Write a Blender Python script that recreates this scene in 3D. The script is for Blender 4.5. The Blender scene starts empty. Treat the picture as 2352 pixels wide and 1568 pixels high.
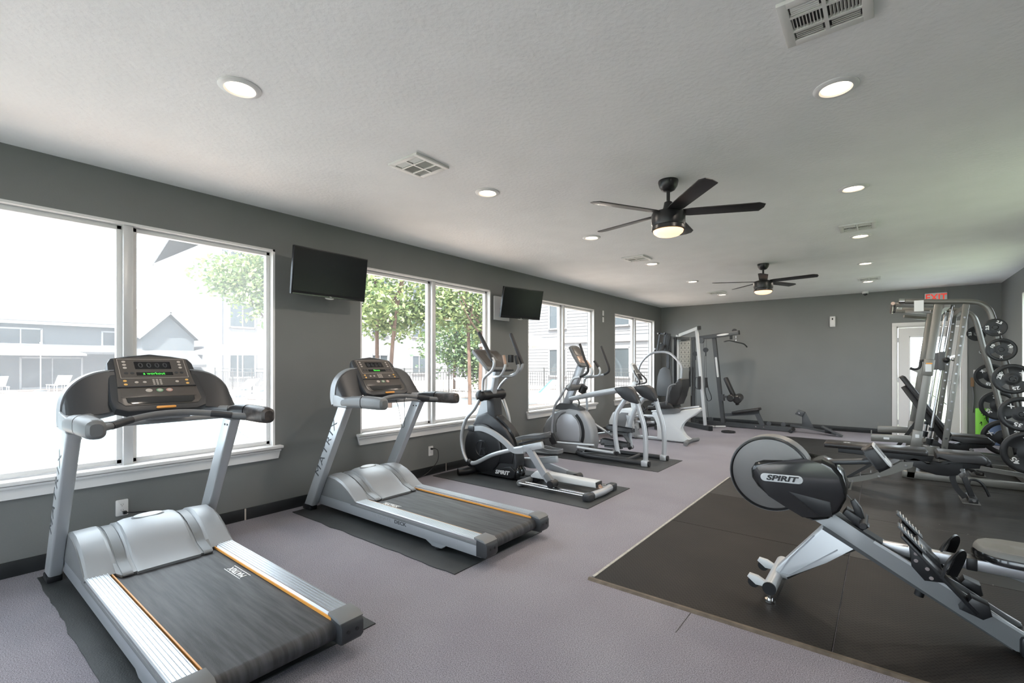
import bpy, bmesh, math, random
from mathutils import Vector, Matrix, Euler, noise
R = math.radians
SC = bpy.context.scene
C = SC.collection
# ---------------------------------------------------------------- camera, sky, sun, exposure
cam_d = bpy.data.cameras.new('camera')
cam = bpy.data.objects.new('camera', cam_d); C.objects.link(cam)
cam.location = (4.36, 0.0, 1.354)
cam.rotation_euler = (R(90), 0, R(38.129))
cam_d.sensor_width = 36.0; cam_d.lens = 36.0 * 1088 / 2352
cam_d.shift_y = 51.0 / 2352
cam_d.clip_start = 0.05; cam_d.clip_end = 300
SC.camera = cam
SC.view_settings.view_transform = 'Standard'; SC.view_settings.look = 'None'
SC.view_settings.gamma = 1; SC.view_settings.use_curve_mapping = False
SC.view_settings.exposure = 0.76

W = bpy.data.worlds.new('sky'); SC.world = W; W.use_nodes = True
nt = W.node_tree; nt.nodes.clear()
wo = nt.nodes.new('ShaderNodeOutputWorld'); wb = nt.nodes.new('ShaderNodeBackground')
tc = nt.nodes.new('ShaderNodeTexCoord'); nz = nt.nodes.new('ShaderNodeTexNoise'); cr = nt.nodes.new('ShaderNodeValToRGB')
mp = nt.nodes.new('ShaderNodeMapping'); mp.inputs['Scale'].default_value = (1, 1, 2.5)
nz.inputs['Scale'].default_value = 3.2; nz.inputs['Detail'].default_value = 6
cr.color_ramp.elements[0].position = 0.38; cr.color_ramp.elements[0].color = (0.50, 0.60, 0.72, 1)
cr.color_ramp.elements[1].position = 0.62; cr.color_ramp.elements[1].color = (.93, .98, 1.05, 1)
nt.links.new(tc.outputs['Generated'], mp.inputs[0]); nt.links.new(mp.outputs[0], nz.inputs['Vector'])
nt.links.new(nz.outputs[0], cr.inputs[0]); nt.links.new(cr.outputs[0], wb.inputs[0])
wb.inputs[1].default_value = 5.2
nt.links.new(wb.outputs[0], wo.inputs[0])
sun_d = bpy.data.lights.new('sun', 'SUN'); sun_d.energy = 20.0; sun_d.angle = R(2); sun_d.color = (1.0, 0.97, 0.93)
sun = bpy.data.objects.new('sun', sun_d); C.objects.link(sun)
sun.rotation_euler = Vector((0.28, -0.42, 0.86)).to_track_quat('Z', 'Y').to_euler()

# ---------------------------------------------------------------- materials
def mat(name, col=(.5, .5, .5), rough=.5, metal=0., bump=0., bscale=60., var=0., vscale=8., emis=None, es=0., coat=0., spec=None, stretch=None, detail=3):
    m = bpy.data.materials.new(name); m.use_nodes = True
    n = m.node_tree.nodes; l = m.node_tree.links; b = n['Principled BSDF']
    b.inputs['Base Color'].default_value = (*col, 1); b.inputs['Roughness'].default_value = rough
    b.inputs['Metallic'].default_value = metal
    if coat: b.inputs['Coat Weight'].default_value = coat; b.inputs['Coat Roughness'].default_value = .08
    if spec is not None: b.inputs['Specular IOR Level'].default_value = spec
    if emis: b.inputs['Emission Color'].default_value = (*emis, 1); b.inputs['Emission Strength'].default_value = es
    if bump or var:
        t = n.new('ShaderNodeTexCoord'); mpp = n.new('ShaderNodeMapping'); l.new(t.outputs['Object'], mpp.inputs[0])
        if stretch: mpp.inputs['Scale'].default_value = stretch
    if bump:
        x = n.new('ShaderNodeTexNoise'); x.inputs['Scale'].default_value = bscale; x.inputs['Detail'].default_value = detail
        bp = n.new('ShaderNodeBump'); bp.inputs['Strength'].default_value = bump; bp.inputs['Distance'].default_value = .004
        l.new(mpp.outputs[0], x.inputs['Vector']); l.new(x.outputs[0], bp.inputs['Height']); l.new(bp.outputs[0], b.inputs['Normal'])
    if var:
        x = n.new('ShaderNodeTexNoise'); x.inputs['Scale'].default_value = vscale; x.inputs['Detail'].default_value = 5
        r = n.new('ShaderNodeValToRGB')
        r.color_ramp.elements[0].position = .3; r.color_ramp.elements[1].position = .7
        r.color_ramp.elements[0].color = (*[max(0, v * (1 - var)) for v in col], 1)
        r.color_ramp.elements[1].color = (*[min(1, v * (1 + var)) for v in col], 1)
        l.new(mpp.outputs[0], x.inputs['Vector']); l.new(x.outputs[0], r.inputs[0]); l.new(r.outputs[0], b.inputs['Base Color'])
    return m

def hexc(h):
    return tuple(((int(h[i:i+2], 16) / 255) ** 2.2) for i in (0, 2, 4))

M_wall = mat('grey_wall_paint', (.185, .19, .186), .55, bump=.12, bscale=90, var=.03, vscale=2)
M_ceil = mat('textured_ceiling_paint', (.9, .9, .895), .75, bump=.9, bscale=38, var=.025, vscale=3, detail=5)
M_white = mat('white_trim_paint', (.78, .77, .76), .35)
M_door = mat('white_door_paint', (.72, .70, .68), .4)
M_base = mat('black_baseboard', (.018, .02, .021), .35, var=.3, vscale=5)
M_alu = mat('window_aluminium', (.62, .62, .62), .35, metal=.3)
M_silver = mat('silver_painted_steel', (.43, .45, .48), .38, metal=.55, bump=.02, bscale=300)
M_silver2 = mat('light_silver_paint', (.52, .54, .56), .36, metal=.45)
M_plas_s = mat('silver_plastic_cover', (.33, .345, .36), .42, metal=.25)
M_plas_g = mat('mid_grey_plastic', (.16, .165, .17), .45)
M_plas_w = mat('pale_grey_plastic', (.62, .64, .65), .38)
M_dark = mat('charcoal_plastic', (.032, .034, .038), .42, bump=.03, bscale=200)
M_black = mat('black_plastic', (.012, .013, .015), .38)
M_gloss = mat('gloss_black_plastic', (.010, .011, .012), .16, coat=.5)
M_rub = mat('black_rubber_grip', (.022, .022, .024), .6, bump=.1, bscale=250)
M_alum = mat('brushed_aluminium_rail', (.50, .51, .53), .34, metal=.85, bump=.06, bscale=40, stretch=(1, 30, 30))
M_chrome = mat('chrome', (.75, .75, .76), .12, metal=1)
M_rack = mat('champagne_steel_paint', (.21, .205, .19), .36, metal=.6)
M_blacksteel = mat('black_powder_coated_steel', (.015, .015, .016), .4)
M_gunmetal = mat('gunmetal_painted_steel', (.075, .08, .085), .4, metal=.3)
M_vinyl = mat('black_vinyl_upholstery', (.022, .021, .021), .34, bump=.05, bscale=150)
M_vinylg = mat('grey_vinyl_upholstery', (.075, .08, .085), .5, bump=.05, bscale=150)
M_mat = mat('black_equipment_mat', (.035, .038, .040), .62, bump=.35, bscale=130, var=.15, vscale=5)
M_bench_text = mat('printed_white', (.8, .8, .8), .5)
M_print_dark = mat('printed_dark_grey', (.05, .055, .06), .5)
M_orange = mat('orange_strip', (.75, .33, .06), .4)
M_screen = mat('dark_screen', (.006, .007, .009), .22, spec=.3)
M_console = mat('bronze_grey_console_face', (.085, .075, .068), .3)
M_led = mat('green_led_text', (.05, .4, .05), .4, emis=(.08, 1, .08), es=.9)
M_amber = mat('amber_button', (.85, .50, .14), .35)
M_btn = mat('pale_buttons', (.55, .50, .46), .4)
M_red = mat('exit_red', (.8, .07, .05), .4, emis=(1, .08, .05), es=.25)
M_iron = mat('black_cast_iron_plate', (.013, .013, .014), .42, bump=.05, bscale=120)
M_bronze = mat('bronze_grip_sensor', (.35, .25, .2), .3, metal=.8)

# ---------------------------------------------------------------- mesh builder
class MB:
    def __init__(s): s.bm = bmesh.new()
    def _tr(s, vs, m):
        for v in vs: v.co = m @ v.co
    def box(s, c, d, rot=None, bev=0., seg=2):
        g = bmesh.ops.create_cube(s.bm, size=1)['verts']
        for v in g: v.co = Vector((v.co.x * d[0], v.co.y * d[1], v.co.z * d[2]))
        if bev:
            ed = list({e for v in g for e in v.link_edges})
            r = bmesh.ops.bevel(s.bm, geom=ed, offset=bev, segments=seg, affect='EDGES', profile=.5)
            g = list({v for f in r['faces'] for v in f.verts} | {v for v in g if v.is_valid})
        m = Matrix.Translation(Vector(c))
        if rot is not None:
            m = m @ (rot.to_4x4() if isinstance(rot, Matrix) else Euler([R(a) for a in rot]).to_matrix().to_4x4())
        s._tr(g, m); return s
    def bar(s, p0, p1, w, h, up=(0, 0, 1), bev=0.):
        """rectangular beam from p0 to p1; w across, h along 'up'"""
        p0 = Vector(p0); p1 = Vector(p1); x = (p1 - p0); L = x.length; x.normalize()
        u = Vector(up); y = u.cross(x)
        if y.length < 1e-4: y = Vector((0, 1, 0)).cross(x)
        y.normalize(); z = x.cross(y)
        return s.box((p0 + p1) / 2, (L, w, h), Matrix((x, y, z)).transposed(), bev)
    def cyl(s, p0, p1, r, r2=None, seg=20, bev=0.):
        p0 = Vector(p0); p1 = Vector(p1); d = p1 - p0; r2 = r if r2 is None else r2
        q = d.to_track_quat('Z', 'Y').to_matrix().to_4x4(); m = Matrix.Translation(p0) @ q; L = d.length
        if bev:
            return s.lathe([(0, 0), (r - bev, 0), (r, bev), (r2, L - bev), (r2 - bev, L), (0, L)], m, seg)
        return s.lathe([(0, 0), (r, 0), (r2, L), (0, L)], m, seg)
    def lathe(s, prof, m=None, seg=24):
        m = m or Matrix.Identity(4)
        if not isinstance(m, Matrix): m = Matrix.Translation(Vector(m))
        rings = []
        for r, h in prof:
            if r < 1e-6: rings.append([s.bm.verts.new(m @ Vector((0, 0, h)))])
            else: rings.append([s.bm.verts.new(m @ Vector((r * math.cos(2 * math.pi * i / seg), r * math.sin(2 * math.pi * i / seg), h))) for i in range(seg)])
        for a, b in zip(rings[:-1], rings[1:]):
            if len(a) == 1 and len(b) == 1: continue
            for i in range(seg):
                j = (i + 1) % seg
                if len(a) == 1: s.bm.faces.new((a[0], b[j], b[i]))
                elif len(b) == 1: s.bm.faces.new((a[i], a[j], b[0]))
                else: s.bm.faces.new((a[i], a[j], b[j], b[i]))
        return s
    def sweep(s, pts, sec, up=(0, 0, 1), smooth=True, closed=False, sub=6, scale=None, cap=True):
        """sweep a 2D section (list of (side, up)) along points"""
        P = [Vector(p) for p in pts]
        sc = list(scale) if scale else [1.] * len(P)
        if smooth and len(P) > 2:
            Q = []; S = []; n = len(P)
            rng = range(n) if closed else range(n - 1)
            for i in rng:
                g = lambda k: P[k % n] if closed else P[min(max(k, 0), n - 1)]
                a, b, c_, d = g(i - 1), g(i), g(i + 1), g(i + 2)
                for t in range(sub):
                    u = t / sub
                    Q.append(.5 * ((2 * b) + (c_ - a) * u + (2 * a - 5 * b + 4 * c_ - d) * u * u + (3 * b - a - 3 * c_ + d) * u ** 3))
                    S.append(sc[i] * (1 - u) + sc[(i + 1) % n] * u)
            if not closed: Q.append(P[-1]); S.append(sc[-1])
            P = Q; sc = S
        n = len(P); rings = []; up = Vector(up).normalized(); side = None
        for i in range(n):
            if closed: t = P[(i + 1) % n] - P[i - 1]
            else: t = P[min(i + 1, n - 1)] - P[max(i - 1, 0)]
            if t.length < 1e-9: t = Vector((1, 0, 0))
            t.normalize()
            if side is None:
                side = up.cross(t)
                if side.length < .05: side = Vector((0, 1, 0)).cross(t) if abs(t.y) < .9 else Vector((1, 0, 0)).cross(t)
            else: side = side - t * side.dot(t)
            side.normalize(); nn = t.cross(side)
            rings.append([s.bm.verts.new(P[i] + side * a * sc[i] + nn * b * sc[i]) for a, b in sec])
        k = len(sec)
        for i in range(n if closed else n - 1):
            a = rings[i]; b = rings[(i + 1) % n]
            for j in range(k): s.bm.faces.new((a[j], a[(j + 1) % k], b[(j + 1) % k], b[j]))
        if not closed and cap:
            s.bm.faces.new(list(reversed(rings[0]))); s.bm.faces.new(rings[-1])
        return s
    def tube(s, pts, r, seg=12, **k):
        return s.sweep(pts, [(r * math.cos(2 * math.pi * i / seg), r * math.sin(2 * math.pi * i / seg)) for i in range(seg)], **k)
    def oval(s, pts, a, b, seg=14, **k):
        return s.sweep(pts, [(a * math.cos(2 * math.pi * i / seg), b * math.sin(2 * math.pi * i / seg)) for i in range(seg)], **k)
    def prism(s, poly, y0, y1, axis='y', bev=0., smooth=False, sub=4, seg=2):
        """poly in (x,z) for axis y, (y,z) for axis x, (x,y) for axis z, extruded between y0 and y1"""
        if smooth:
            n = len(poly); q = []
            for i in range(n):
                a, b, c_, d = [Vector(poly[(i + k) % n]) for k in (-1, 0, 1, 2)]
                for t in range(sub):
                    u = t / sub
                    q.append(.5 * ((2 * b) + (c_ - a) * u + (2 * a - 5 * b + 4 * c_ - d) * u * u + (3 * b - a - 3 * c_ + d) * u ** 3))
            poly = q
        f3 = {'y': lambda p, t: (p[0], t, p[1]), 'x': lambda p, t: (t, p[0], p[1]), 'z': lambda p, t: (p[0], p[1], t)}[axis]
        a = [s.bm.verts.new(f3(p, y0)) for p in poly]; b = [s.bm.verts.new(f3(p, y1)) for p in poly]
        n = len(poly); fa = s.bm.faces.new(a); fb = s.bm.faces.new(list(reversed(b)))
        for i in range(n): s.bm.faces.new((a[i], b[i], b[(i + 1) % n], a[(i + 1) % n]))
        if bev:
            bmesh.ops.bevel(s.bm, geom=list(fa.edges) + list(fb.edges), offset=bev, segments=seg, affect='EDGES', profile=.5, clamp_overlap=True)
        return s
    def plate(s, poly, m, t, bev=0.):
        """2D poly extruded 0..t along local z, placed with matrix m"""
        st = len(s.bm.verts); ex = set(s.bm.verts)
        s.prism(poly, 0, t, 'z', bev)
        s._tr([v for v in s.bm.verts if v not in ex], m); return s
    def loft(s, rings, cap=True, closed=True):
        rs = [[s.bm.verts.new(p) for p in r] for r in rings]; k = len(rs[0])
        for a, b in zip(rs[:-1], rs[1:]):
            for j in range(k if closed else k - 1): s.bm.faces.new((a[j], a[(j + 1) % k], b[(j + 1) % k], b[j]))
        if cap and closed: s.bm.faces.new(list(reversed(rs[0]))); s.bm.faces.new(rs[-1])
        return s
    def ball(s, c, r, seg=16, rings=10, rot=None):
        ex = set(s.bm.verts)
        bmesh.ops.create_uvsphere(s.bm, u_segments=seg, v_segments=rings, radius=1)
        r = (r, r, r) if not hasattr(r, '__len__') else r
        m = Matrix.Translation(Vector(c))
        if rot is not None: m = m @ Euler([R(a) for a in rot]).to_matrix().to_4x4()
        s._tr([v for v in s.bm.verts if v not in ex], m @ Matrix.Diagonal((*r, 1))); return s
    def xform(s, m):
        s._tr(s.bm.verts, m); return s

def obj(name, mb, m, parent=None, ang=38, flat=False):
    me = bpy.data.meshes.new(name)
    bmesh.ops.recalc_face_normals(mb.bm, faces=mb.bm.faces)
    if parent is not None:
        off = Vector((0, 0, 0)); p = parent
        while p is not None: off += p.location; p = p.parent
        for v in mb.bm.verts: v.co -= off
    mb.bm.to_mesh(me); mb.bm.free()
    me.materials.append(m)
    if not flat:
        me.shade_smooth(); me.set_sharp_from_angle(angle=R(ang))
    o = bpy.data.objects.new(name, me); C.objects.link(o)
    if parent is not None: o.parent = parent
    return o
def tag(o, label=None, cat=None, group=None, kind=None):
    if label: o['label'] = label
    if cat: o['category'] = cat
    if group: o['group'] = group
    if kind: o['kind'] = kind
    return o
def thing(name, label, cat, loc=(0, 0, 0), group=None):
    o = bpy.data.objects.new(name, None); C.objects.link(o); o.location = loc; o.empty_display_size = .1
    return tag(o, label, cat, group)
def struct(name, mb, m, parent=None, **k):
    o = obj(name, mb, m, parent, **k)
    if parent is None: o['kind'] = 'structure'
    return o
def single(name, mb, m, label, cat, loc, group=None, kind=None, **k):
    """a thing that is one mesh, its origin at loc"""
    for v in mb.bm.verts: v.co -= Vector(loc)
    o = obj(name, mb, m, None, **k); o.location = loc
    return tag(o, label, cat, group, kind)
def dup(root, loc=None, rotz=None, label=None):
    def cp(o, par):
        n = o.copy(); C.objects.link(n)
        if par is not None: n.parent = par
        for ch in o.children: cp(ch, n)
        return n
    r = cp(root, None)
    if loc is not None: r.location = loc
    if rotz is not None: r.rotation_euler = (0, 0, rotz)
    if label: r['label'] = label
    return r
_dg = bpy.context.evaluated_depsgraph_get
def text(name, s, size, m, mtx, parent=None, ext=.0006, align='CENTER', bold=0., shear=0., space=1., sx=1.):
    cu = bpy.data.curves.new(name, 'FONT'); cu.body = s; cu.size = size; cu.extrude = ext; cu.offset = bold
    cu.align_x = align; cu.align_y = 'CENTER'; cu.shear = shear; cu.space_character = space; cu.resolution_u = 3
    t = bpy.data.objects.new(name, cu); C.objects.link(t)
    bpy.context.view_layer.update()
    me = bpy.data.meshes.new_from_object(t.evaluated_get(_dg()))
    bpy.data.objects.remove(t); bpy.data.curves.remove(cu)
    me.name = name
    if isinstance(mtx, tuple):
        p, xd, yd = mtx; xd = Vector(xd).normalized(); yd = Vector(yd); zd = xd.cross(yd).normalized(); yd = zd.cross(xd)
        mtx = Matrix.Translation(Vector(p)) @ Matrix((xd, yd, zd)).transposed().to_4x4()
    off = Vector((0, 0, 0)); p = parent
    while p is not None: off += p.location; p = p.parent
    me.transform(Matrix.Translation(-off) @ mtx @ Matrix.Diagonal((sx, 1, 1, 1)))
    me.materials.clear(); me.materials.append(m)
    o = bpy.data.objects.new(name, me); C.objects.link(o)
    if parent is not None: o.parent = parent
    return o
def frame(p, xd, yd):
    xd = Vector(xd).normalized(); yd = Vector(yd); zd = xd.cross(yd).normalized(); yd = zd.cross(xd)
    return Matrix.Translation(Vector(p)) @ Matrix((xd, yd, zd)).transposed().to_4x4()
def rrect(w, h, r, n=5):
    q = []
    for cx, cy, a0 in ((w/2-r, h/2-r, 0), (-w/2+r, h/2-r, 90), (-w/2+r, -h/2+r, 180), (w/2-r, -h/2+r, 270)):
        for i in range(n + 1):
            a = R(a0 + 90 * i / n); q.append((cx + r * math.cos(a), cy + r * math.sin(a)))
    return q
def ell(a, b, n=24): return [(a * math.cos(2*math.pi*i/n), b * math.sin(2*math.pi*i/n)) for i in range(n)]

# ---------------------------------------------------------------- room shell
RX, RY, RZ, Y0 = 5.95, 11.57, 2.743, -3.2
def tex_carpet():
    m = mat('speckled_lavender_grey_carpet', (.27, .245, .27), .95, spec=.1)
    n = m.node_tree.nodes; l = m.node_tree.links; b = n['Principled BSDF']
    t = n.new('ShaderNodeTexCoord')
    a = n.new('ShaderNodeTexNoise'); a.inputs['Scale'].default_value = 210; a.inputs['Detail'].default_value = 2; a.inputs['Roughness'].default_value = .7
    r = n.new('ShaderNodeValToRGB')
    for e, p, c_ in ((0, .30, (.112, .106, .118, 1)), (1, .66, (.40, .385, .425, 1))):
        r.color_ramp.elements[e].position = p; r.color_ramp.elements[e].color = c_
    w = n.new('ShaderNodeTexNoise'); w.inputs['Scale'].default_value = 1.4; w.inputs['Detail'].default_value = 4
    mx = n.new('ShaderNodeMix'); mx.data_type = 'RGBA'; mx.blend_type = 'MULTIPLY'; mx.inputs[0].default_value = 1
    r2 = n.new('ShaderNodeValToRGB'); r2.color_ramp.elements[0].position = .3; r2.color_ramp.elements[0].color = (.86, .84, .86, 1)
    r2.color_ramp.elements[1].position = .7; r2.color_ramp.elements[1].color = (1, 1, 1, 1)
    bp = n.new('ShaderNodeBump'); bp.inputs['Strength'].default_value = .6; bp.inputs['Distance'].default_value = .003
    l.new(t.outputs['Object'], a.inputs['Vector']); l.new(t.outputs['Object'], w.inputs['Vector'])
    l.new(a.outputs[0], r.inputs[0]); l.new(w.outputs[0], r2.inputs[0])
    l.new(r.outputs[0], mx.inputs[6]); l.new(r2.outputs[0], mx.inputs[7]); l.new(mx.outputs[2], b.inputs['Base Color'])
    l.new(a.outputs[0], bp.inputs['Height']); l.new(bp.outputs[0], b.inputs['Normal'])
    return m
M_carpet = tex_carpet()
struct('floor', MB().box((RX/2, (RY+Y0)/2, -.05), (RX+.4, RY-Y0+.4, .1)), M_carpet)
struct('ceiling', MB().box((RX/2, (RY+Y0)/2, RZ+.06), (RX+.4, RY-Y0+.4, .12)), M_ceil)
M_eave = mat('added_shading_eave', (.7, .69, .66), .7)
struct('trim_1', MB().box((-.5, (RY+Y0)/2, RZ+.2), (.7, RY-Y0+1.6, .16)).box((RX+.5, (RY+Y0)/2, RZ+.2), (.7, RY-Y0+1.6, .16)), M_eave)  # unseen eaves added to keep sun patches off the floor
WIN = [(-.06, 2.06), (2.955, 5.068), (5.96, 8.105), (8.983, 11.125)]
WZ0, WZ1, TH = .60, 2.39, .15
def wall_x(name, x0, x1, wins, z0=WZ0, z1=WZ1):
    b = MB(); ys = [Y0 - .15] + [v for w in wins for v in w] + [RY + .15]
    for i in range(0, len(ys), 2):
        b.box(((x0+x1)/2, (ys[i]+ys[i+1])/2, RZ/2), (x1-x0, ys[i+1]-ys[i], RZ))
    for a, c_ in wins:
        b.box(((x0+x1)/2, (a+c_)/2, z0/2), (x1-x0, c_-a, z0)); b.box(((x0+x1)/2, (a+c_)/2, (z1+RZ)/2), (x1-x0, c_-a, RZ-z1))
    return struct(name, b, M_wall, flat=True)
wall_x('wall_left', -TH, 0, [(-2.9, -.95)] + WIN)
RWIN = [(4.3, 6.3), (7.95, 10.05)]  # nearer opening is unseen, added to brighten the right side of the ceiling
wall_x('wall_right', RX, RX+TH, RWIN)
# back wall with the door opening
DX0, DX1, DZ = 4.545, 5.46, 2.055
b = MB()
b.box(((DX0-TH)/2, RY+.075, RZ/2), (DX0+TH, .15, RZ)); b.box(((DX1+RX+TH)/2, RY+.075, RZ/2), (RX+TH-DX1, .15, RZ))
b.box(((DX0+DX1)/2, RY+.075, (DZ+RZ)/2), (DX1-DX0, .15, RZ-DZ)); struct('wall_back', b, M_wall, flat=True)
# unseen front wall behind the viewer: two broad openings added for daylight
b = MB(); FW = [(.5, 2.8), (3.3, 5.6)]
xs = [-TH, .5, 2.8, 3.3, 5.6, RX+TH]
for i in range(0, 6, 2): b.box(((xs[i]+xs[i+1])/2, Y0-.075, RZ/2), (xs[i+1]-xs[i], .15, RZ))
for a, c_ in FW: b.box(((a+c_)/2, Y0-.075, .15), (c_-a, .15, .3)); b.box(((a+c_)/2, Y0-.075, (2.5+RZ)/2), (c_-a, .15, RZ-2.5))
struct('wall_front', b, M_wall, flat=True)

# glass with a translucent white mix that paints in a veil of glare
def glass(name, haze, tint=(.97, .99, .98)):
    m = bpy.data.materials.new(name); m.use_nodes = True; n = m.node_tree.nodes; l = m.node_tree.links; n.clear()
    o = n.new('ShaderNodeOutputMaterial'); tr = n.new('ShaderNodeBsdfTransparent'); tr.inputs[0].default_value = (*tint, 1)
    tl = n.new('ShaderNodeBsdfTranslucent'); tl.inputs[0].default_value = (.93, .95, .97, 1)
    gl = n.new('ShaderNodeBsdfGlossy'); gl.inputs['Roughness'].default_value = .02
    nz = n.new('ShaderNodeTexNoise'); nz.inputs['Scale'].default_value = 1.7; nz.inputs['Detail'].default_value = 3
    t = n.new('ShaderNodeTexCoord'); mr = n.new('ShaderNodeMapRange')
    mr.inputs['To Min'].default_value = haze * .45; mr.inputs['To Max'].default_value = haze * .65
    l.new(t.outputs['Object'], nz.inputs['Vector']); l.new(nz.outputs[0], mr.inputs['Value'])
    m1 = n.new('ShaderNodeMixShader'); m2 = n.new('ShaderNodeMixShader'); lw = n.new('ShaderNodeLayerWeight'); lw.inputs['Blend'].default_value = .5
    pw = n.new('ShaderNodeMath'); pw.operation = 'POWER'; pw.inputs[1].default_value = 5; l.new(lw.outputs['Facing'], pw.inputs[0])
    fr = n.new('ShaderNodeMath'); fr.operation = 'MULTIPLY_ADD'; fr.inputs[1].default_value = .8; fr.inputs[2].default_value = .03; l.new(pw.outputs[0], fr.inputs[0])
    l.new(mr.outputs[0], m1.inputs[0]); l.new(tr.outputs[0], m1.inputs[1]); l.new(tl.outputs[0], m1.inputs[2])
    l.new(fr.outputs[0], m2.inputs[0]); l.new(m1.outputs[0], m2.inputs[1]); l.new(gl.outputs[0], m2.inputs[2]); l.new(m2.outputs[0], o.inputs[0])
    return m
G = [glass('glare_veil_glass', .12), glass('clear_glass', .02), glass('lightly_hazed_glass', .05), glass('faint_glare_veil_glass_b', .03)]
def window(n, y0, y1, g, side=1, x=0.):
    """side=+1: window in the left wall (room on +x); -1: right wall"""
    s = side; w = thing('window_%d' % n, None, None, (x, y0, WZ0)); w['kind'] = 'structure'
    ym = (y0+y1)/2; z0, z1 = WZ0, WZ1
    f = MB()    # drywall reveal lined in white
    f.box((x-s*.055, y0+.009, (z0+z1)/2), (.11, .018, z1-z0)).box((x-s*.055, y1-.009, (z0+z1)/2), (.11, .018, z1-z0)).box((x-s*.055, ym, z1-.009), (.11, y1-y0, .018))
    obj('window_frame', f, M_white, w)
    a = MB(); xa = x-s*.085
    for q0, q1 in ((y0+.018, ym-.028), (ym+.028, y1-.018)):
        for yy in (q0+.016, q1-.016): a.box((xa, yy, (z0+z1)/2), (.05, .034, z1-z0-.004), bev=.004)
        for zz in (z0+.035, z1-.035): a.box((xa, (q0+q1)/2, zz), (.05, q1-q0, .034), bev=.004)
    obj('sash', a, M_white, w)
    obj('mullion', MB().box((x-s*.06, ym, (z0+z1)/2), (.09, .058, z1-z0-.004), bev=.003), M_alu, w)
    for k, (q0, q1) in enumerate(((y0+.04, ym-.05), (ym+.05, y1-.04))):
        obj('pane', MB().box((xa, (q0+q1)/2, (z0+z1)/2), (.006, q1-q0, z1-z0-.08)), g, w, flat=True)
    obj('window_sill', MB().box((x-s*.04, ym, z0+.0), (.21, y1-y0+.10, .026), bev=.005), M_white, w)
    ap = MB(); c2 = [(y0-.045, z0-.012), (y1+.045, z0-.012), (y1+.02, z0-.105), (y0-.02, z0-.105)]
    ap.prism([(p[0], p[1]) for p in c2], x+s*.002, x+s*.024, 'x'); ap.box((x+s*.03, ym, z0-.028), (.03, y1-y0+.075, .018), bev=.004)
    obj('window_apron', ap, M_white, w)
    return w
for i, (a, c_) in enumerate(WIN): window(i+1, a, c_, G[i])
window(5, -2.9, -.95, G[1])
for i, (a, c_) in enumerate(RWIN): window(6+i, a, c_, G[1], -1, RX)
for i, (a, c_) in enumerate(FW):
    w = thing('window_%d' % (9+i), None, None, (a, Y0, .3)); w['kind'] = 'structure'  # glazing of the added openings, out of view
    f = MB()
    for xx in (a+.03, (a+c_)/2, c_-.03): f.box((xx, Y0-.06, 1.4), (.06, .08, 2.2))
    for zz in (.33, 2.47): f.box(((a+c_)/2, Y0-.06, zz), (c_-a, .08, .06))
    obj('window_frame', f, M_alu, w)
    obj('pane', MB().box(((a+c_)/2, Y0-.06, 1.4), (c_-a-.06, .006, 2.1)), G[1], w, flat=True)
# baseboards
def bb(name, p0, p1, nrm):
    p0 = Vector(p0); p1 = Vector(p1); n = Vector(nrm)
    c_ = (p0+p1)/2 + n*.006; d = p1-p0
    sz = (abs(d.x) if abs(d.x) > .01 else .012, abs(d.y) if abs(d.y) > .01 else .012, .1)
    return MB().box((c_.x, c_.y, .05), sz, bev=.003)
struct('baseboard_left', bb('', (0, Y0, 0), (0, RY, 0), (1, 0, 0)), M_base)
struct('baseboard_right', bb('', (RX, Y0, 0), (RX, RY, 0), (-1, 0, 0)), M_base)
struct('baseboard_back', bb('', (.012, RY, 0), (DX0-.07, RY, 0), (0, -1, 0)).box(((DX1+.07+RX)/2, RY-.006, .05), (RX-DX1-.09, .012, .1)), M_base)
M_gap = mat('pale_glue_line', (.55, .5, .44), .6)
struct('trim_2', MB().box((.0125, 1.80, .05), (.003, .012, .098)).box((.0125, 4.19, .05), (.003, .008, .098)), M_gap)
# door
D = thing('door_1', None, None, (DX0, RY, 0)); D['kind'] = 'structure'
f = MB(); cw = .07
f.box((DX0-cw/2+.008, RY-.009, DZ/2+.03), (cw, .018, DZ+.07), bev=.004).box((DX1+cw/2-.008, RY-.009, DZ/2+.03), (cw, .018, DZ+.07), bev=.004)
f.box(((DX0+DX1)/2, RY-.009, DZ+.035), (DX1-DX0+2*cw-.016, .0185, cw), bev=.004)
f.box((DX0+.012, RY+.07, DZ/2), (.024, .14, DZ)).box((DX1-.012, RY+.07, DZ/2), (.024, .14, DZ)).box(((DX0+DX1)/2, RY+.07, DZ-.012), (DX1-DX0, .14, .024))
obj('door_frame', f, M_door, D)
lf = MB(); a, c_ = DX0+.03, DX1-.03; zt = DZ-.03; gl0, gl1, gz0, gz1 = a+.15, c_-.15, .26, 1.87
yy = RY+.03
lf.box(((a+gl0)/2, yy, zt/2+.005), (gl0-a, .045, zt-.01)).box(((c_+gl1)/2, yy, zt/2+.005), (c_-gl1, .045, zt-.01))
lf.box(((a+c_)/2, yy, (gz1+zt)/2), (gl1-gl0, .045, zt-gz1)).box(((a+c_)/2, yy, gz0/2+.005), (gl1-gl0, .045, gz0-.01))
obj('door_leaf', lf, M_door, D)
g2 = MB()
for xx in (gl0+.012, gl1-.012): g2.box((xx, yy-.02, (gz0+gz1)/2), (.03, .03, gz1-gz0+.02), bev=.006)
for zz in (gz0+.012, gz1-.012): g2.box(((gl0+gl1)/2, yy-.02, zz), (gl1-gl0, .03, .03), bev=.006)
obj('glazing_bead', g2, M_white, D)
obj('pane', MB().box(((gl0+gl1)/2, yy, (gz0+gz1)/2), (gl1-gl0, .006, gz1-gz0)), G[3], D, flat=True)
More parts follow.
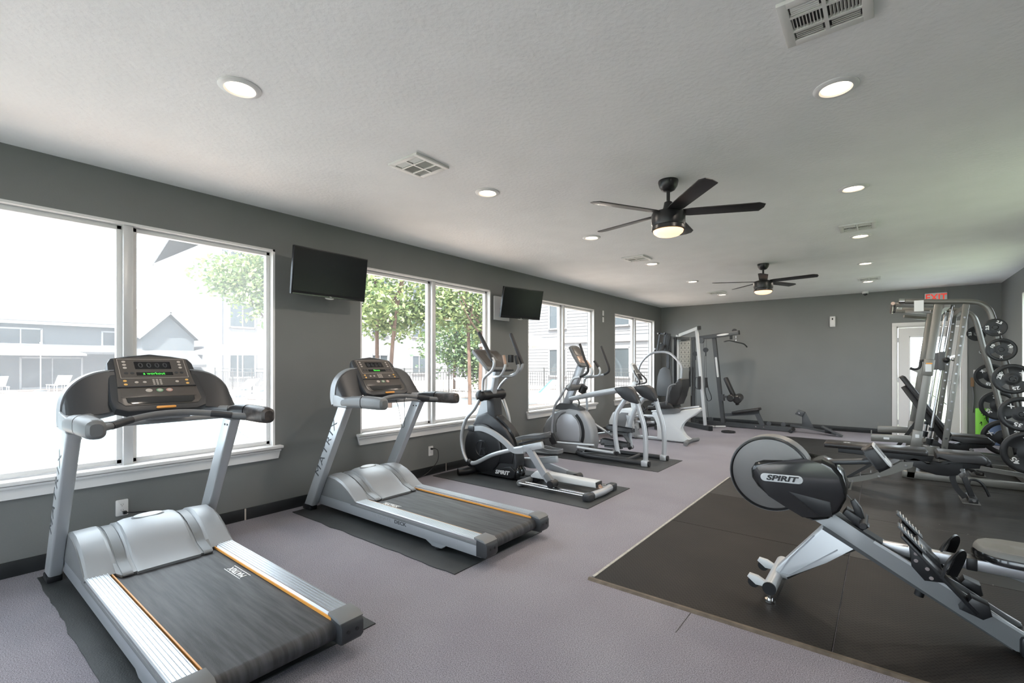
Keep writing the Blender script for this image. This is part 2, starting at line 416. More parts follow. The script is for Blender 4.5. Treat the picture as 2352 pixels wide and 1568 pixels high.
lk = MB().plate(rrect(.075, .17, .02), frame((c_-.075, RY-.018, 1.10), (1, 0, 0), (0, 0, 1)), .028, .004)
lko = obj('lock_housing', lk, M_chrome, D)
kp = MB().plate(ell(.022, .022), frame((c_-.075, RY-.05, 1.145), (1, 0, 0), (0, 0, 1)), .01)
obj('keypad', kp, M_black, lko)
obj('door_handle', MB().tube([(c_-.075, RY-.03, 1.05), (c_-.075, RY-.075, 1.05), (c_-.11, RY-.085, 1.05), (c_-.17, RY-.083, 1.05)], .009), M_chrome, D)
for z in (.25, 1.05, 1.8): obj('hinge', MB().cyl((a-.004, RY-.002, z-.045), (a-.004, RY-.002, z+.045), .009), M_alu, D)
obj('threshold', MB().box(((DX0+DX1)/2, RY+.06, .009), (DX1-DX0, .15, .018)), M_alu, D)

# ---------------------------------------------------------------- ceiling fixtures
M_lens = mat('warm_lit_lens', (1, .95, .88), .4, emis=(1.0, .80, .58), es=7.0)
def downlight():
    t = thing('recessed_downlight', 'x', 'ceiling light', (0, 0, 0), 'recessed downlights in the ceiling')
    obj('trim_ring', MB().lathe([(.062, -.004), (.072, -.012), (.088, -.011), (.098, -.004), (.098, 0), (.062, 0)], seg=40), M_white, t)
    obj('lens', MB().lathe([(0, -.003), (.064, -.005), (.064, 0), (0, 0)], seg=32), M_lens, t)
    return t
lamps = []
def lamp_in(root, z=-.014, r=.11, pw=4., col=(1, .88, .76)):
    d = bpy.data.lights.new('bulb', 'AREA'); d.shape = 'DISK'; d.size = r; d.energy = pw; d.color = col
    o = bpy.data.objects.new('bulb', d); C.objects.link(o); o.parent = root; o.location = (0, 0, z); return o
DL = [((1.81, 1.03), 'recessed downlight nearest the first wide window, at upper left'),
      ((1.83, 2.90), 'recessed downlight just behind the square louvred vent of the window side'),
      ((1.83, 4.64), 'recessed downlight above the pair of ellipticals, level with the near ceiling fan'),
      ((1.83, 6.37), 'recessed downlight touching the middle vent of the window side'),
      ((1.82, 8.17), 'recessed downlight near the window wall, left of the far ceiling fan'),
      ((1.81, 10.08), 'farthest recessed downlight of the window side row, by the small end vent'),
      ((4.17, 2.88), 'large looking recessed downlight at upper right, below the big ceiling vent'),
      ((4.17, 4.61), 'second recessed downlight of the right row, right of the near fan blades'),
      ((4.16, 6.38), 'recessed downlight right behind the slotted vent of the right row'),
      ((4.16, 8.16), 'recessed downlight between the two small vents of the right row'),
      ((4.15, 9.99), 'farthest recessed downlight of the right row, in front of the dome camera')]
dl0 = downlight()
for i, ((x, y), lb) in enumerate(DL):
    o = dl0 if i == 0 else dup(dl0)
    o.location = (x, y, RZ); o['label'] = lb
    L = lamp_in(o); L['part'] = 'lamp'
# supply air vents
M_vent = mat('white_vent_enamel', (.74, .73, .70), .4); M_ductshade = mat('duct_shadow_grey', (.06, .06, .06), .8)
def vent():
    t = thing('ceiling_vent', 'x', 'air vent', (0, 0, 0), 'louvred supply vents in the ceiling')
    w, h = .30, .30
    f = MB()
    for s in (-1, 1):
        f.box((s*(w/2-.018), 0, -.008), (.036, h, .016), bev=.003); f.box((0, s*(h/2-.018), -.008), (w-.06, .036, .016), bev=.003)
    for yy in (-.048, .048): f.box((0, yy, -.009), (w-.07, .012, .014))
    f.box((0, 0, -.0085), (.014, h-.07, .015))
    obj('vent_frame', f, M_vent, t)
    obj('duct_shade_sheet', MB().box((0, 0, -.0015), (w-.05, h-.05, .002)), M_ductshade, t)  # flat dark sheet, colour stands in for the shade inside the duct
    l = MB()
    for sx in (-1, 1):
        for k in range(9): l.box((sx*(.018+k*.0115), 0, -.008), (.0016, .084, .012), rot=(0, 28*sx, 0))
        for sy in (-1, 1):
            for k in range(5): l.box((sx*.062, sy*(.064+k*.0125), -.008), (.094, .0016, .012), rot=(-28*sy, 0, 0))
    obj('louvres', l, M_vent, t)
    return t
VT = [((1.80, 2.205), 'square white vent nearest the first television, divided into six louvred cells'), ((4.18, 2.22), 'large white vent cut by the top edge of the picture'),
      ((1.80, 5.92), 'small white vent in front of the middle downlight of the window side'), ((4.15, 5.92), 'slotted white vent above the right row, behind the near fan'),
      ((1.80, 9.70), 'farthest vent of the window side, beside the last downlight of that row'), ((4.17, 9.66), 'farthest vent of the right row, near the dome camera')]
v0 = vent()
for i, ((x, y), lb) in enumerate(VT):
    o = v0 if i == 0 else dup(v0)
    o.location = (x, y, RZ); o['label'] = lb
# ceiling fans
M_fan = mat('matt_black_fan', (.018, .018, .019), .33)
M_blade = mat('black_fan_blade', (.022, .021, .021), .42, bump=.05, bscale=60)
M_bowl = mat('frosted_amber_bowl', (1, .8, .6), .4, emis=(1.0, .52, .24), es=1.35)
def fan(loc, rot, label):
    t = thing('ceiling_fan', label, 'ceiling fan', (0, 0, 0), 'five blade black ceiling fans')
    obj('canopy', MB().lathe([(0, 0), (.072, 0), (.074, -.012), (.066, -.045), (.048, -.072), (.028, -.082), (0, -.082)], seg=32), M_fan, t)
    obj('downrod', MB().cyl((0, 0, -.075), (0, 0, -.215), .013).lathe([(.013, -.155), (.03, -.165), (.036, -.20), (.05, -.235), (0, -.235)]), M_fan, t)
    obj('motor_housing', MB().lathe([(0, -.225), (.06, -.228), (.118, -.245), (.124, -.262), (.124, -.325), (.118, -.345), (.0, -.345)], seg=40), M_fan, t)
    obj('light_ring', MB().lathe([(.10, -.34), (.122, -.35), (.122, -.375), (.112, -.38), (0, -.378)], seg=40), M_fan, t)
    obj('light_bowl', MB().lathe([(.112, -.376), (.106, -.395), (.085, -.412), (.05, -.422), (0, -.425)], seg=32), M_bowl, t)
    for k in range(5):
        a = rot + R(72*k); u = Vector((math.cos(a), math.sin(a), 0)); v = Vector((-math.sin(a), math.cos(a), 0))
        tilt = R(-11); vv = v*math.cos(tilt) + Vector((0, 0, 1))*math.sin(tilt)
        bl = MB().plate([(.10, -.045), (.16, -.052), (.62, -.060), (.665, -.035), (.665, .010), (.64, .060), (.16, .052), (.10, .042)], frame(Vector((0, 0, -.250)), u, vv), .007, .002)
        obj('blade', bl, M_blade, t)
    L = lamp_in(t, -.428, .16, 3., (1, .72, .45))
    t.location = loc
    return t
fan((3.072, 3.563, RZ), R(24), 'black ceiling fan nearest the viewer, lit amber bowl')
fan((3.038, 7.352, RZ), R(-8), 'smaller looking black ceiling fan farther back, lit amber bowl')
# dome camera, exit sign, air freshener
t = thing('dome_camera', 'small white dome security camera on ceiling by the end wall', 'camera', (4.08, 11.38, RZ))
obj('mount', MB().lathe([(0, 0), (.052, 0), (.055, -.02), (.045, -.04), (0, -.04)], (4.08, 11.38, RZ), 28), M_white, t)
obj('dome', MB().ball((4.08, 11.38, RZ-.042), .035), M_gloss, t)
M_sign = mat('white_exit_housing', (.72, .72, .72), .35)
t = thing('exit_sign', 'white exit sign with red letters over the back door', 'sign', (5.10, RY-.03, 2.56))
obj('sign_housing', MB().box((5.105, RY-.024, 2.555), (.31, .044, .175), bev=.01), M_sign, t)
text('sign_text', 'EXIT', .175, M_red, ((5.105, RY-.0475, 2.552), (1, 0, 0), (0, 0, 1)), t, bold=.004, sx=.82)
t = thing('air_freshener', 'white air freshener dispenser alone on the grey end wall', 'dispenser', (3.545, RY, 2.09))
obj('dispenser_body', MB().prism([(RY-.002, 2.09), (RY-.05, 2.10), (RY-.075, 2.14), (RY-.07, 2.27), (RY-.045, 2.31), (RY-.002, 2.312)], 3.500, 3.592, 'x', bev=.008), M_white, t)
obj('dispenser_window', MB().plate(ell(.013, .018), frame((3.546, RY-.0735, 2.255), (1, 0, 0), (0, 0, 1)), .004), M_gloss, t)
# wall plates
def outlet(loc, nrm, label, sockets=True, hh=.115, ww=.072, name='wall_outlet', cat='outlet'):
    n = Vector(nrm); t = thing(name, label, cat, loc); u = Vector((0, 0, 1)).cross(n)
    obj('cover_plate', MB().plate(rrect(ww, hh, .006), frame(Vector(loc), u, (0, 0, 1)), .006, .002), M_white, t)
    if sockets:
        s = MB()
        for dz in (-.02, .02):
            for du in (-.006, .006): s.box(Vector(loc)+n*.0065+Vector((0, 0, dz+.004))+u*du, (.0016 if abs(n.y) > .5 else .002, .0016, .008))
            s.box(Vector(loc)+n*.0065+Vector((0, 0, dz-.007)), (.003, .003, .004))
        obj('socket_slots', s, M_black, t)
    return t
outlet((.001, (0, 0.958, 0.309)[1], (0, 0.958, 0.309)[2]), (1, 0, 0), 'white wall outlet under the first window behind the near treadmill')
outlet((.001, (0, 3.942, 0.289)[1], (0, 3.942, 0.289)[2]), (1, 0, 0), 'white wall outlet under the second window with a black plug')
for z0, lb in (((0, 8.463, 2.351), 'upper small white plate between the third and fourth windows'), ((0, 8.463, 2.222), 'lower small white plate between the third and fourth windows')):
    outlet((.001, z0[1], z0[2]), (1, 0, 0), lb, False, .10, .055, 'wall_plate', 'wall plate')
sw = outlet((5.66, RY-.001, 1.19), (0, -1, 0), 'white double light switch right of the exit door', False, .115, .12, 'light_switch', 'switch')
obj('toggle', MB().box((5.635, RY-.012, 1.19), (.008, .014, .018)).box((5.685, RY-.012, 1.19), (.008, .014, .018)), M_white, sw)
def cord(pts, label, name='power_cord', r=.004):
    b = MB().tube(pts, r, 8, sub=8)
    pl = Vector(pts[0])
    t = thing(name, label, 'cord', pl)
    obj('cable', b, M_black, t)
    obj('plug', MB().box(pl+Vector((.014, 0, 0)), (.03, .022, .022), bev=.004), M_black, t)
    return t
y1, z1 = (0.971, 0.274)
cord([(.008, y1, z1), (.035, y1+.03, z1-.005), (.05, y1+.15, z1-.03), (.06, y1+.3, z1-.12), (.07, y1+.35, .02), (.10, y1+.3, .006)], 'short black power cord plugged in behind the near treadmill')
y1, z1 = (3.942, 0.316)
cord([(.008, y1, z1), (.045, y1+.02, z1+.004), (.055, y1+.07, z1-.03), (.05, y1+.075, z1-.14), (.045, y1+.0, z1-.22), (.045, y1-.15, .02), (.05, y1-.35, .008)], 'black power cord drooping from the outlet to the second treadmill')
# televisions
def tv(c_, w, h, yaw, tilt, label):
    m = Matrix.Translation(Vector(c_)) @ Euler((0, 0, R(yaw))).to_matrix().to_4x4() @ Euler((0, R(tilt), 0)).to_matrix().to_4x4()
    t = thing('television', label, 'television', c_, 'wall mounted televisions between the windows')
    obj('cabinet', MB().box((-.02, 0, 0), (.035, w, h), bev=.006).box((-.045, 0, -.02), (.03, w*.7, h*.6), bev=.01).xform(m), M_black, t)
    obj('screen', MB().box((-.0015, 0, .012), (.003, w-.02, h-.045)).xform(m), M_screen, t)
    obj('bezel_strip', MB().box((.0, 0, -h/2+.008), (.006, w-.02, .012)).xform(m), M_gloss, t)
    text('brand_mark', 'TCL' if w > .73 else 'LG', .014, M_bench_text, m @ frame((.0035, 0, -h/2+.009), (0, 1, 0), (0, 0, 1)), t, ext=.0003)
    obj('stand_tab', MB().plate(ell(.045, .012), m @ frame((-.02, 0, -h/2-.004), (0, 1, 0), (0, 0, 1)), .008), M_alu, t)
    p = m @ Vector((-.06, 0, 0)); br = MB().box(p, (.012, .2, .2)).bar(p, (.05, c_[1]+.05, c_[2]), .04, .04).box((.012, c_[1]+.05, c_[2]), (.02, .12, .26), bev=.004)
    obj('wall_bracket', br, M_black, t)
tv((.275, 2.462, 2.185), .755, .428, 0, 8, 'black television between the first and second windows, larger in view')
tv((.34, 5.37, 2.20), .72, .43, -14, 12, 'black television between the second and third windows, turned to the room')
y1, z1 = (5.124, 2.318); y2, z2 = (5.39, 2.138)
t = thing('cable_box', 'white square cable box on the wall behind the second television', 'cable box', (.0, y1+.17, z1-.17))
obj('box_cover', MB().box((.012, y1+.17, z1-.17), (.022, .34, .34), bev=.004), M_white, t)
obj('loose_cable', MB().tube([(.025, y1+.12, z1-.18), (.08, y1+.16, z1-.12), (.14, y1+.24, z1-.08), (.2, y1+.34, z1-.10)], .006).tube([(.025, y1+.12, z1-.19), (.08, y1+.2, z1-.16), (.18, y1+.32, z1-.14)], .006), M_plas_g, t)

# ---------------------------------------------------------------- outside: pool terrace, houses, trees
rnd = random.Random(7)
M_deck = mat('pink_tan_pool_deck', (.34, .265, .22), .85, var=.12, vscale=3, bump=.2, bscale=30)
M_conc = mat('pale_concrete', (.22, .22, .22), .8, var=.06, vscale=2)
M_grass = mat('lawn', (.10, .12, .07), .95, var=.3, vscale=6, bump=.5, bscale=40)
M_water = mat('pale_pool_water', (.17, .235, .26), .12, bump=.5, bscale=2.2, detail=4)
M_coping = mat('white_pool_coping', (.6, .6, .58), .6)
M_canvas = mat('white_parasol_canvas', (.5, .5, .49), .8)
M_pole = mat('white_metal_pole', (.6, .6, .6), .5)
M_sling = mat('white_sling_fabric', (.62, .66, .66), .7)
M_teal = mat('teal_towel', (.10, .27, .27), .85)
M_roofg = mat('grey_roof_shingle', (.035, .035, .037), .9, bump=.4, bscale=30, var=.12, vscale=8)
M_sid = mat('pale_lap_siding', (.125, .125, .13), .7)
M_sidb = mat('blue_grey_siding', (.048, .054, .06), .7)
M_wtrim = mat('white_house_trim', (.2, .2, .205), .6)
M_wpane = mat('dark_house_glass', (.03, .036, .04), .15)
M_fence = mat('black_iron_fence', (.03, .03, .03), .5)
M_bark = mat('reddish_bark', (.08, .045, .03), .9, bump=.6, bscale=30)
def leafmat(name, c1, c2):
    m = mat(name, c1, .6); n = m.node_tree.nodes; l = m.node_tree.links; b = n['Principled BSDF']
    g = n.new('ShaderNodeNewGeometry'); r = n.new('ShaderNodeValToRGB')
    r.color_ramp.elements[0].color = (*c1, 1); r.color_ramp.elements[1].color = (*c2, 1)
    l.new(g.outputs['Random Per Island'], r.inputs[0]); l.new(r.outputs[0], b.inputs['Base Color'])
    b.inputs['Subsurface Weight'].default_value = 0
    t = n.new('ShaderNodeBsdfTranslucent'); mx = n.new('ShaderNodeMixShader'); mx.inputs[0].default_value = .35
    l.new(r.outputs[0], t.inputs[0]); l.new(b.outputs[0], mx.inputs[1]); l.new(t.outputs[0], mx.inputs[2]); l.new(mx.outputs[0], n['Material Output'].inputs[0])
    return m
M_leaf = leafmat('green_leaves', (.045, .085, .022), (.21, .25, .09))
M_leaf2 = leafmat('dark_green_leaves', (.02, .05, .02), (.10, .15, .05))
GZ = -.1
deck = [(-.15, -30), (-4.75, -30), (-4.75, 3.4), (-4.95, 3.95), (-5.5, 4.25), (-7, 4.6), (-8.3, 5.1), (-11.8, 6.5), (-16, 7.5), (-22, 8), (-26, 6.5), (-28.8, 2.7), (-29, -30), (-75, -30), (-75, 70), (-.15, 70)]
struct('floor_pool_deck', MB().prism(deck, GZ-.3, GZ, 'z'), M_deck, flat=True)
struct('floor_patio', MB().prism([(-5.6, 5.6), (-5.6, 16), (-9.5, 16), (-9.8, 9), (-8.0, 6.6)], GZ, GZ+.006, 'z'), M_conc, flat=True)
struct('floor_lawn', MB().box((40.9, 15, GZ-.15), (69.6, 110, .3)).box((3, -25, GZ-.15), (6.3, 40, .3)).box((3, 45, GZ-.15), (6.3, 60, .3)), M_grass, flat=True)
wt = MB().prism([(-4.6, -30), (-4.6, 4.3), (-9, 6), (-16, 8), (-24, 9), (-29.5, 5), (-29.5, -30)], GZ-.1, GZ-.09, 'z')
o = single('pool_water', wt, M_water, 'pale swimming pool water outside the first wide window', 'water', (-16, -5, GZ-.09), kind='stuff', flat=True)
co = MB().sweep([(x, y, GZ+.004) for x, y in [(-4.67, -30), (-4.67, 3.42), (-4.9, 4.0), (-5.5, 4.33), (-7, 4.68), (-8.3, 5.18), (-11.8, 6.58), (-16, 7.58), (-22, 8.08), (-26.05, 6.58), (-28.88, 2.72), (-29.08, -30)]], [(-.13, -.02), (.13, -.02), (.13, .02), (-.13, .02)], smooth=False)
single('pool_coping', co, M_coping, 'pale stone rim around the swimming pool', 'pool edge', (-8, 5, GZ))

def umbrella(x, y, top, r, label, rot=0.):
    t = thing('patio_umbrella', label, 'umbrella', (x, y, GZ), 'open white parasols by the pool')
    obj('pole', MB().cyl((x, y, GZ), (x, y, top+.08), .025, seg=10).ball((x, y, top+.1), .04, 8, 6), M_pole, t)
    b = MB(); n = 8; zt = top; ze = top-.46
    ring = lambda rr, z: [(x+rr*math.cos(rot+2*math.pi*i/n), y+rr*math.sin(rot+2*math.pi*i/n), z) for i in range(n)]
    b.loft([ring(.03, zt), ring(.5*r, zt-.2), ring(r, ze), ring(r*1.005, ze-.09), ring(r*.985, ze-.09), ring(r*.97, ze-.01), ring(.5*r, zt-.22), ring(.03, zt-.03)], cap=True)
    obj('canopy', b, M_canvas, t, flat=True)
    obj('base', MB().cyl((x, y, GZ), (x, y, GZ+.06), .28, .24, seg=16), M_conc, t)
    q = MB()
    for i in range(n):
        a = rot+2*math.pi*i/n; q.cyl((x, y, zt-.06), (x+r*.96*math.cos(a), y+r*.96*math.sin(a), ze-.01), .008, seg=5)
    obj('ribs', q, M_pole, t)
umbrella(-30.6, 4.3, 2.35, 1.95, 'white parasol across the pool in the left pane of the first window', .2)
umbrella(-17.9, 8.9, 2.30, 1.75, 'white parasol half hidden behind the near treadmill console', .5)
umbrella(-13.8, 9.4, 2.33, 1.55, 'white parasol at the right edge of the first window', .1)
umbrella(-6.0, 13.6, 2.5, 1.55, 'white parasol seen through the left pane of the third window', .3)
def lounger(label, up=38):
    t = thing('sun_lounger', label, 'sun lounger', (0, 0, 0), 'sun loungers on the pool deck')
    f = MB()
    for s in (-1, 1):
        f.tube([(-.95, s*.3, .34), (1.0, s*.3, .34)], .02, 8, smooth=False)
        f.tube([(-.8, s*.3, .34), (-.85, s*.3, .02), (-.35, s*.3, .02), (-.4, s*.3, .34)], .016, 8, smooth=False)
        f.tube([(.5, s*.3, .34), (.45, s*.3, .02), (.95, s*.3, .02), (.9, s*.3, .34)], .016, 8, smooth=False)
    obj('frame', f, M_pole, t)
    obj('seat_sling', MB().box((-.3, 0, .35), (1.3, .56, .02), bev=.005), M_sling, t)
    c_, s_ = math.cos(R(up)), math.sin(R(up))
    obj('back_sling', MB().bar((.35, 0, .35), (.35+.8*c_, 0, .35+.8*s_), .56, .025, bev=.006), M_sling, t)
    return t
L0 = lounger('x')
for i, (x, y, a, lb) in enumerate([(-16.6, 8.3, 20, 'leftmost white lounger beside the near treadmill console, across the pool'), (-15.4, 8.6, 20, 'second white lounger from the left beyond the pool corner'),
        (-14.2, 9.0, 20, 'white lounger just left of the one with a teal towel'), (-13.0, 9.3, 20, 'lounger draped with a teal towel under the right parasol'),
        (-9.2, 14.6, 170, 'white lounger on the deck seen through the second window'), (-5.3, 13.3, 60, 'white lounger with teal towel seen through the third window'),
        (-29.8, 4.9, 5, 'white lounger under the far parasol across the pool'), (-29.6, 2.6, 5, 'white lounger at the far left across the pool')]):
    o = L0 if i == 0 else dup(L0)
    o.location = (x, y, GZ); o.rotation_euler = (0, 0, R(a)); o['label'] = lb
for (x, y, a, lb) in ((-13.0, 9.3, 20, 'teal towel over the lounger beside the pool ladder'), (-5.3, 13.3, 60, 'teal towel over the lounger outside the third window')):
    m = Matrix.Translation((x, y, GZ)) @ Euler((0, 0, R(a))).to_matrix().to_4x4()
    c_, s_ = math.cos(R(38)), math.sin(R(38))
    b = MB().bar((.42, 0, .41), (.35+.78*c_, 0, .40+.78*s_), .5, .014, bev=.005).xform(m)
    single('towel', b, M_teal, lb, 'towel', (x, y, GZ+.4), 'teal towels on the loungers')
b = MB()
for s in (0, .5):
    b.tube([(-9.4-s*.5, 5.6+s, GZ-.3), (-9.3-s*.5, 5.6+s, .6), (-9.0-s*.5, 5.65+s, .85), (-8.7-s*.5, 5.7+s, .6), (-8.6-s*.5, 5.7+s, GZ)], .02, 8)
single('pool_ladder', b, M_pole, 'white pool ladder rails at the right edge of the first window', 'ladder', (-9, 5.8, GZ))
# iron fence
def fence(pts, label, h=1.2):
    t = thing('pool_fence', label, 'fence', (pts[0][0], pts[0][1], GZ)); rl = MB(); pk = MB(); po = []
    for (x0, y0), (x1, y1) in zip(pts[:-1], pts[1:]):
        L = math.hypot(x1-x0, y1-y0); n = int(L/.13)
        for z in (GZ+.12, GZ+h-.16, GZ+h): rl.bar((x0, y0, z), (x1, y1, z), .03, .03)
        for i in range(n):
            u = i/n; x = x0+(x1-x0)*u; y = y0+(y1-y0)*u
            if i % 16 == 0: po.append((x, y))
            else: pk.box((x, y, GZ+.05+(h-.2)/2), (.016, .016, h-.2))
    obj('rails', rl, M_fence, t, flat=True); k = obj('pickets', pk, M_fence, t, flat=True); k['kind'] = 'stuff'
    for x, y in po: obj('post', MB().box((x, y, GZ+h/2+.02), (.05, .05, h+.06)), M_fence, t, flat=True)
fence([(-24, 10.2), (-17.5, 10.4), (-13.5, 14.5), (-10.5, 18.5)], 'black iron pool fence behind the trees of the second window')
fence([(-10.5, 18.5), (-9.0, 21.5), (-.5, 21.5)], 'black iron fence in front of the pale sided house')
sg = thing('pool_sign', 'small white pool safety sign on fence above the second treadmill', 'sign', (-14.9, 13.1, GZ+.85))
obj('sign_board', MB().plate(rrect(.4, .5, .02), frame((-14.85, 13.0, GZ+.95), (.72, .72, 0), (0, 0, 1)), .01), M_wtrim, sg)
obj('sign_symbol', MB().plate(ell(.1, .13), frame((-14.84, 12.99, GZ+1.0), (.72, .72, 0), (0, 0, 1)), .014), M_fence, sg)
# pump table/bench shape beyond the fence is left to planting
def win_part(par, cx, cy, z0, w, h, axis, sgn, name='window', mull=1):
    fr = MB(); d = .04*sgn
    sz = (lambda a, b_: (.08, a, b_)) if axis == 'x' else (lambda a, b_: (a, .08, b_))
    at = (lambda u, z: (cx+d, cy+u, z)) if axis == 'x' else (lambda u, z: (cx+u, cy+d, z))
    for u in (-w/2, w/2): fr.box(at(u, z0+h/2), sz(.09, h+.09))
    for z in (z0, z0+h): fr.box(at(0, z), sz(w, .09))
    for k in range(mull): fr.box(at(-w/2+w*(k+1)/(mull+1), z0+h/2), sz(.05, h))
    f = obj(name, fr, M_wtrim, par, flat=True)
    pn = MB(); p = (cx+.02*sgn, cy, z0+h/2) if axis == 'x' else (cx, cy+.02*sgn, z0+h/2)
    pn.box(p, (.03, w, h) if axis == 'x' else (w, .03, h)); obj('pane', pn, M_wpane, f, flat=True)
def gable(b, x0, x1, y0, y1, ze, zr, along, ov=.4, t=.15):
    if along == 'y':
        xm = (x0+x1)/2
        b.prism([(x0-ov, ze-.15), (xm, zr), (x1+ov, ze-.15), (x1+ov, ze-.15+t), (xm, zr+t), (x0-ov, ze-.15+t)], y0-ov, y1+ov, 'y')
    else:
        ym = (y0+y1)/2
        b.prism([(y0-ov, ze-.15), (ym, zr), (y1+ov, ze-.15), (y1+ov, ze-.15+t), (ym, zr+t), (y0-ov, ze-.15+t)], x0-ov, x1+ov, 'x')
    return b
H = thing('clubhouse', 'long grey two storey house across the pool in the left pane', 'house', (-34, -2, GZ))
obj('wall', MB().box((-38, -2.2, 1.85), (8, 23.5, 4.0)).prism([(-13.8, 3.8), (-2.2, 3.8), (-8, 5.3)], -41.9, -34.1, 'x'), M_sidb, H, flat=True)
obj('roof', gable(MB(), -42, -34, -14, 9.6, 3.8, 5.35, 'y'), M_roofg, H, flat=True)
obj('fascia', MB().box((-33.62, -2.2, 3.68), (.06, 24.4, .16)), M_wtrim, H, flat=True)
obj('porch_roof', MB().prism([(-34, 2.5), (-32.6, 2.05), (-32.6, 1.92), (-34, 2.2)], -14, 8.6, 'y'), M_roofg, H, flat=True)
obj('front_gable', MB().prism([(-2.2, 2.5), (1.9, 2.5), (1.9, 3.35), (-1.0, 4.55), (-2.2, 4.55)], -34, -33.2, 'x'), M_sid, H, flat=True)
obj('bargeboard', MB().bar((-33.1, 2.1, 3.32), (-33.1, -1.0, 4.66), .1, .14).bar((-33.1, -1.0, 4.62), (-33.1, -6, 4.7), .1, .14), M_wtrim, H, flat=True)
for y in (-9, -5.5, .6, 5.2): win_part(H, -34, y, -.05, 2.6, 1.75, 'x', 1, 'patio_door')
for y in (3.9, 8.3): win_part(H, -34, y, 2.45, 1.7, .9, 'x', 1)
H = thing('garden_house', 'small gabled grey house left of the big tree', 'house', (-30, 10.5, GZ))
obj('wall', MB().box((-31, 9.6, 1.4), (3.6, 2.6, 3.0)).prism([(8.3, 2.9), (10.9, 2.9), (9.6, 4.2)], -32.7, -29.3, 'x'), M_sidb, H, flat=True)
obj('roof', gable(MB(), -32.8, -29.2, 8.3, 10.9, 2.95, 4.35, 'x', .25), M_roofg, H, flat=True)
obj('bargeboard', MB().bar((-28.9, 8.05, 2.82), (-28.9, 9.6, 4.42), .05, .16).bar((-28.9, 11.15, 2.82), (-28.9, 9.6, 4.42), .05, .16), M_wtrim, H, flat=True)
obj('lean_to_roof', MB().prism([(-29.3, 2.2), (-27.2, 1.3), (-27.2, 1.15), (-29.3, 2.0)], 7.6, 10.9, 'y'), M_roofg, H, flat=True)
H = thing('apartment_block', 'tall pale sided apartment block behind the big tree', 'building', (-27, 20, GZ))
obj('wall', MB().box((-33, 26.2, 4.4), (12, 29.6, 9)), M_sid, H, flat=True)
obj('corner_board', MB().box((-26.95, 11.5, 4.4), (.12, .22, 9)).box((-26.95, 14.6, 4.4), (.12, .22, 9)), M_wtrim, H, flat=True)
for z in (.0, 3.1, 6.2):
    for y in (12.8, 16.6, 19.4, 23.0, 27.0, 31.0): win_part(H, -27, y, z+.5, 1.5, 1.55, 'x', 1)
obj('roof', gable(MB(), -39, -27, 11.6, 41, 8.9, 11, 'y', .2), M_roofg, H, flat=True)
# pale lap sided wing seen through the third and fourth windows
H = thing('sided_house', 'white lap sided building filling the third and fourth windows', 'building', (-7, 25, GZ))
obj('wall', MB().box((-5.5, 30, 4.9), (19, 8, 10)), M_sid, H, flat=True)
b = MB()
for k in range(50):
    z = GZ+.1+k*.2
    b.box((-5.5, 25.955, z), (19.1, .05, .205), rot=(-7, 0, 0))
o = obj('lap_boards', b, M_sid, H, flat=True)
obj('band_board', MB().box((-5.5, 25.88, 2.85), (19.2, .08, .35)).box((-5.5, 25.88, 6.1), (19.2, .08, .3)).box((-14.95, 25.88, 4.9), (.2, .1, 10)).box((-9.9, 25.86, 4.9), (.2, .1, 10)), M_wtrim, H, flat=True)
for z in (.55, 3.6, 6.8):
    for x, w in ((-12.2, 1.3), (-8.4, 2.3), (-4.4, 1.3), (-.8, 1.6)): win_part(H, x, 25.9, z, w, 1.75, 'y', -1)
# trees
def tree(x, y, h, crown, trunks, label, m=M_leaf, nleaf=5200, seed=1, name='garden_tree', ls=.085):
    rr = random.Random(seed); t = thing(name, label, 'tree', (x, y, GZ))
    b = MB()
    for dx, dy, lean in trunks:
        b.tube([(x+dx, y+dy, GZ), (x+dx+lean*.3, y+dy, h*.35), (x+dx*1.6+lean, y+dy*1.4, h*.75)], .07, 8, scale=[1, .85, .5], sub=4)
        for k in range(4):
            a = rr.uniform(0, 6.28); q = Vector((x+dx+lean*.5, y+dy, h*rr.uniform(.35, .55)))
            b.tube([q, q+Vector((math.cos(a)*.5, math.sin(a)*.5, .5)), q+Vector((math.cos(a)*1.0, math.sin(a)*1.0, 1.2))], .035, 6, scale=[1, .7, .4], sub=3)
    obj('trunk', b, M_bark, t)
    vs = []; fs = []
    for k in range(nleaf):
        cx, cy, cz, rx, ry, rz = crown[rr.randrange(len(crown))]
        while True:
            p = Vector((rr.uniform(-1, 1), rr.uniform(-1, 1), rr.uniform(-1, 1)))
            if p.length < 1: break
        p = p*(.72+.28*noise.noise(p*2.3+Vector((cx, cy, seed)))) if rr.random() < .6 else p*(.55/ max(p.length, .55)) if rr.random() < .3 else p.normalized()*rr.uniform(.75, 1.05)*(1+.3*noise.noise(p*2.5+Vector((cx, seed, cz))))
        p = Vector((x+cx+p.x*rx, y+cy+p.y*ry, cz+p.z*rz)); s = ls*rr.uniform(.6, 1.3)
        u = Vector((rr.gauss(0, 1), rr.gauss(0, 1), rr.gauss(0, .7))).normalized(); v = u.orthogonal().normalized()*.5
        i = len(vs); vs += [p-u*s, p+v*s, p+u*s, p-v*s]; fs.append((i, i+1, i+2, i+3))
    me = bpy.data.meshes.new('foliage'); off = Vector((x, y, GZ)); me.from_pydata([q-off for q in vs], [], fs); me.materials.append(m)
    o = bpy.data.objects.new('foliage', me); C.objects.link(o); o.parent = t
    return t
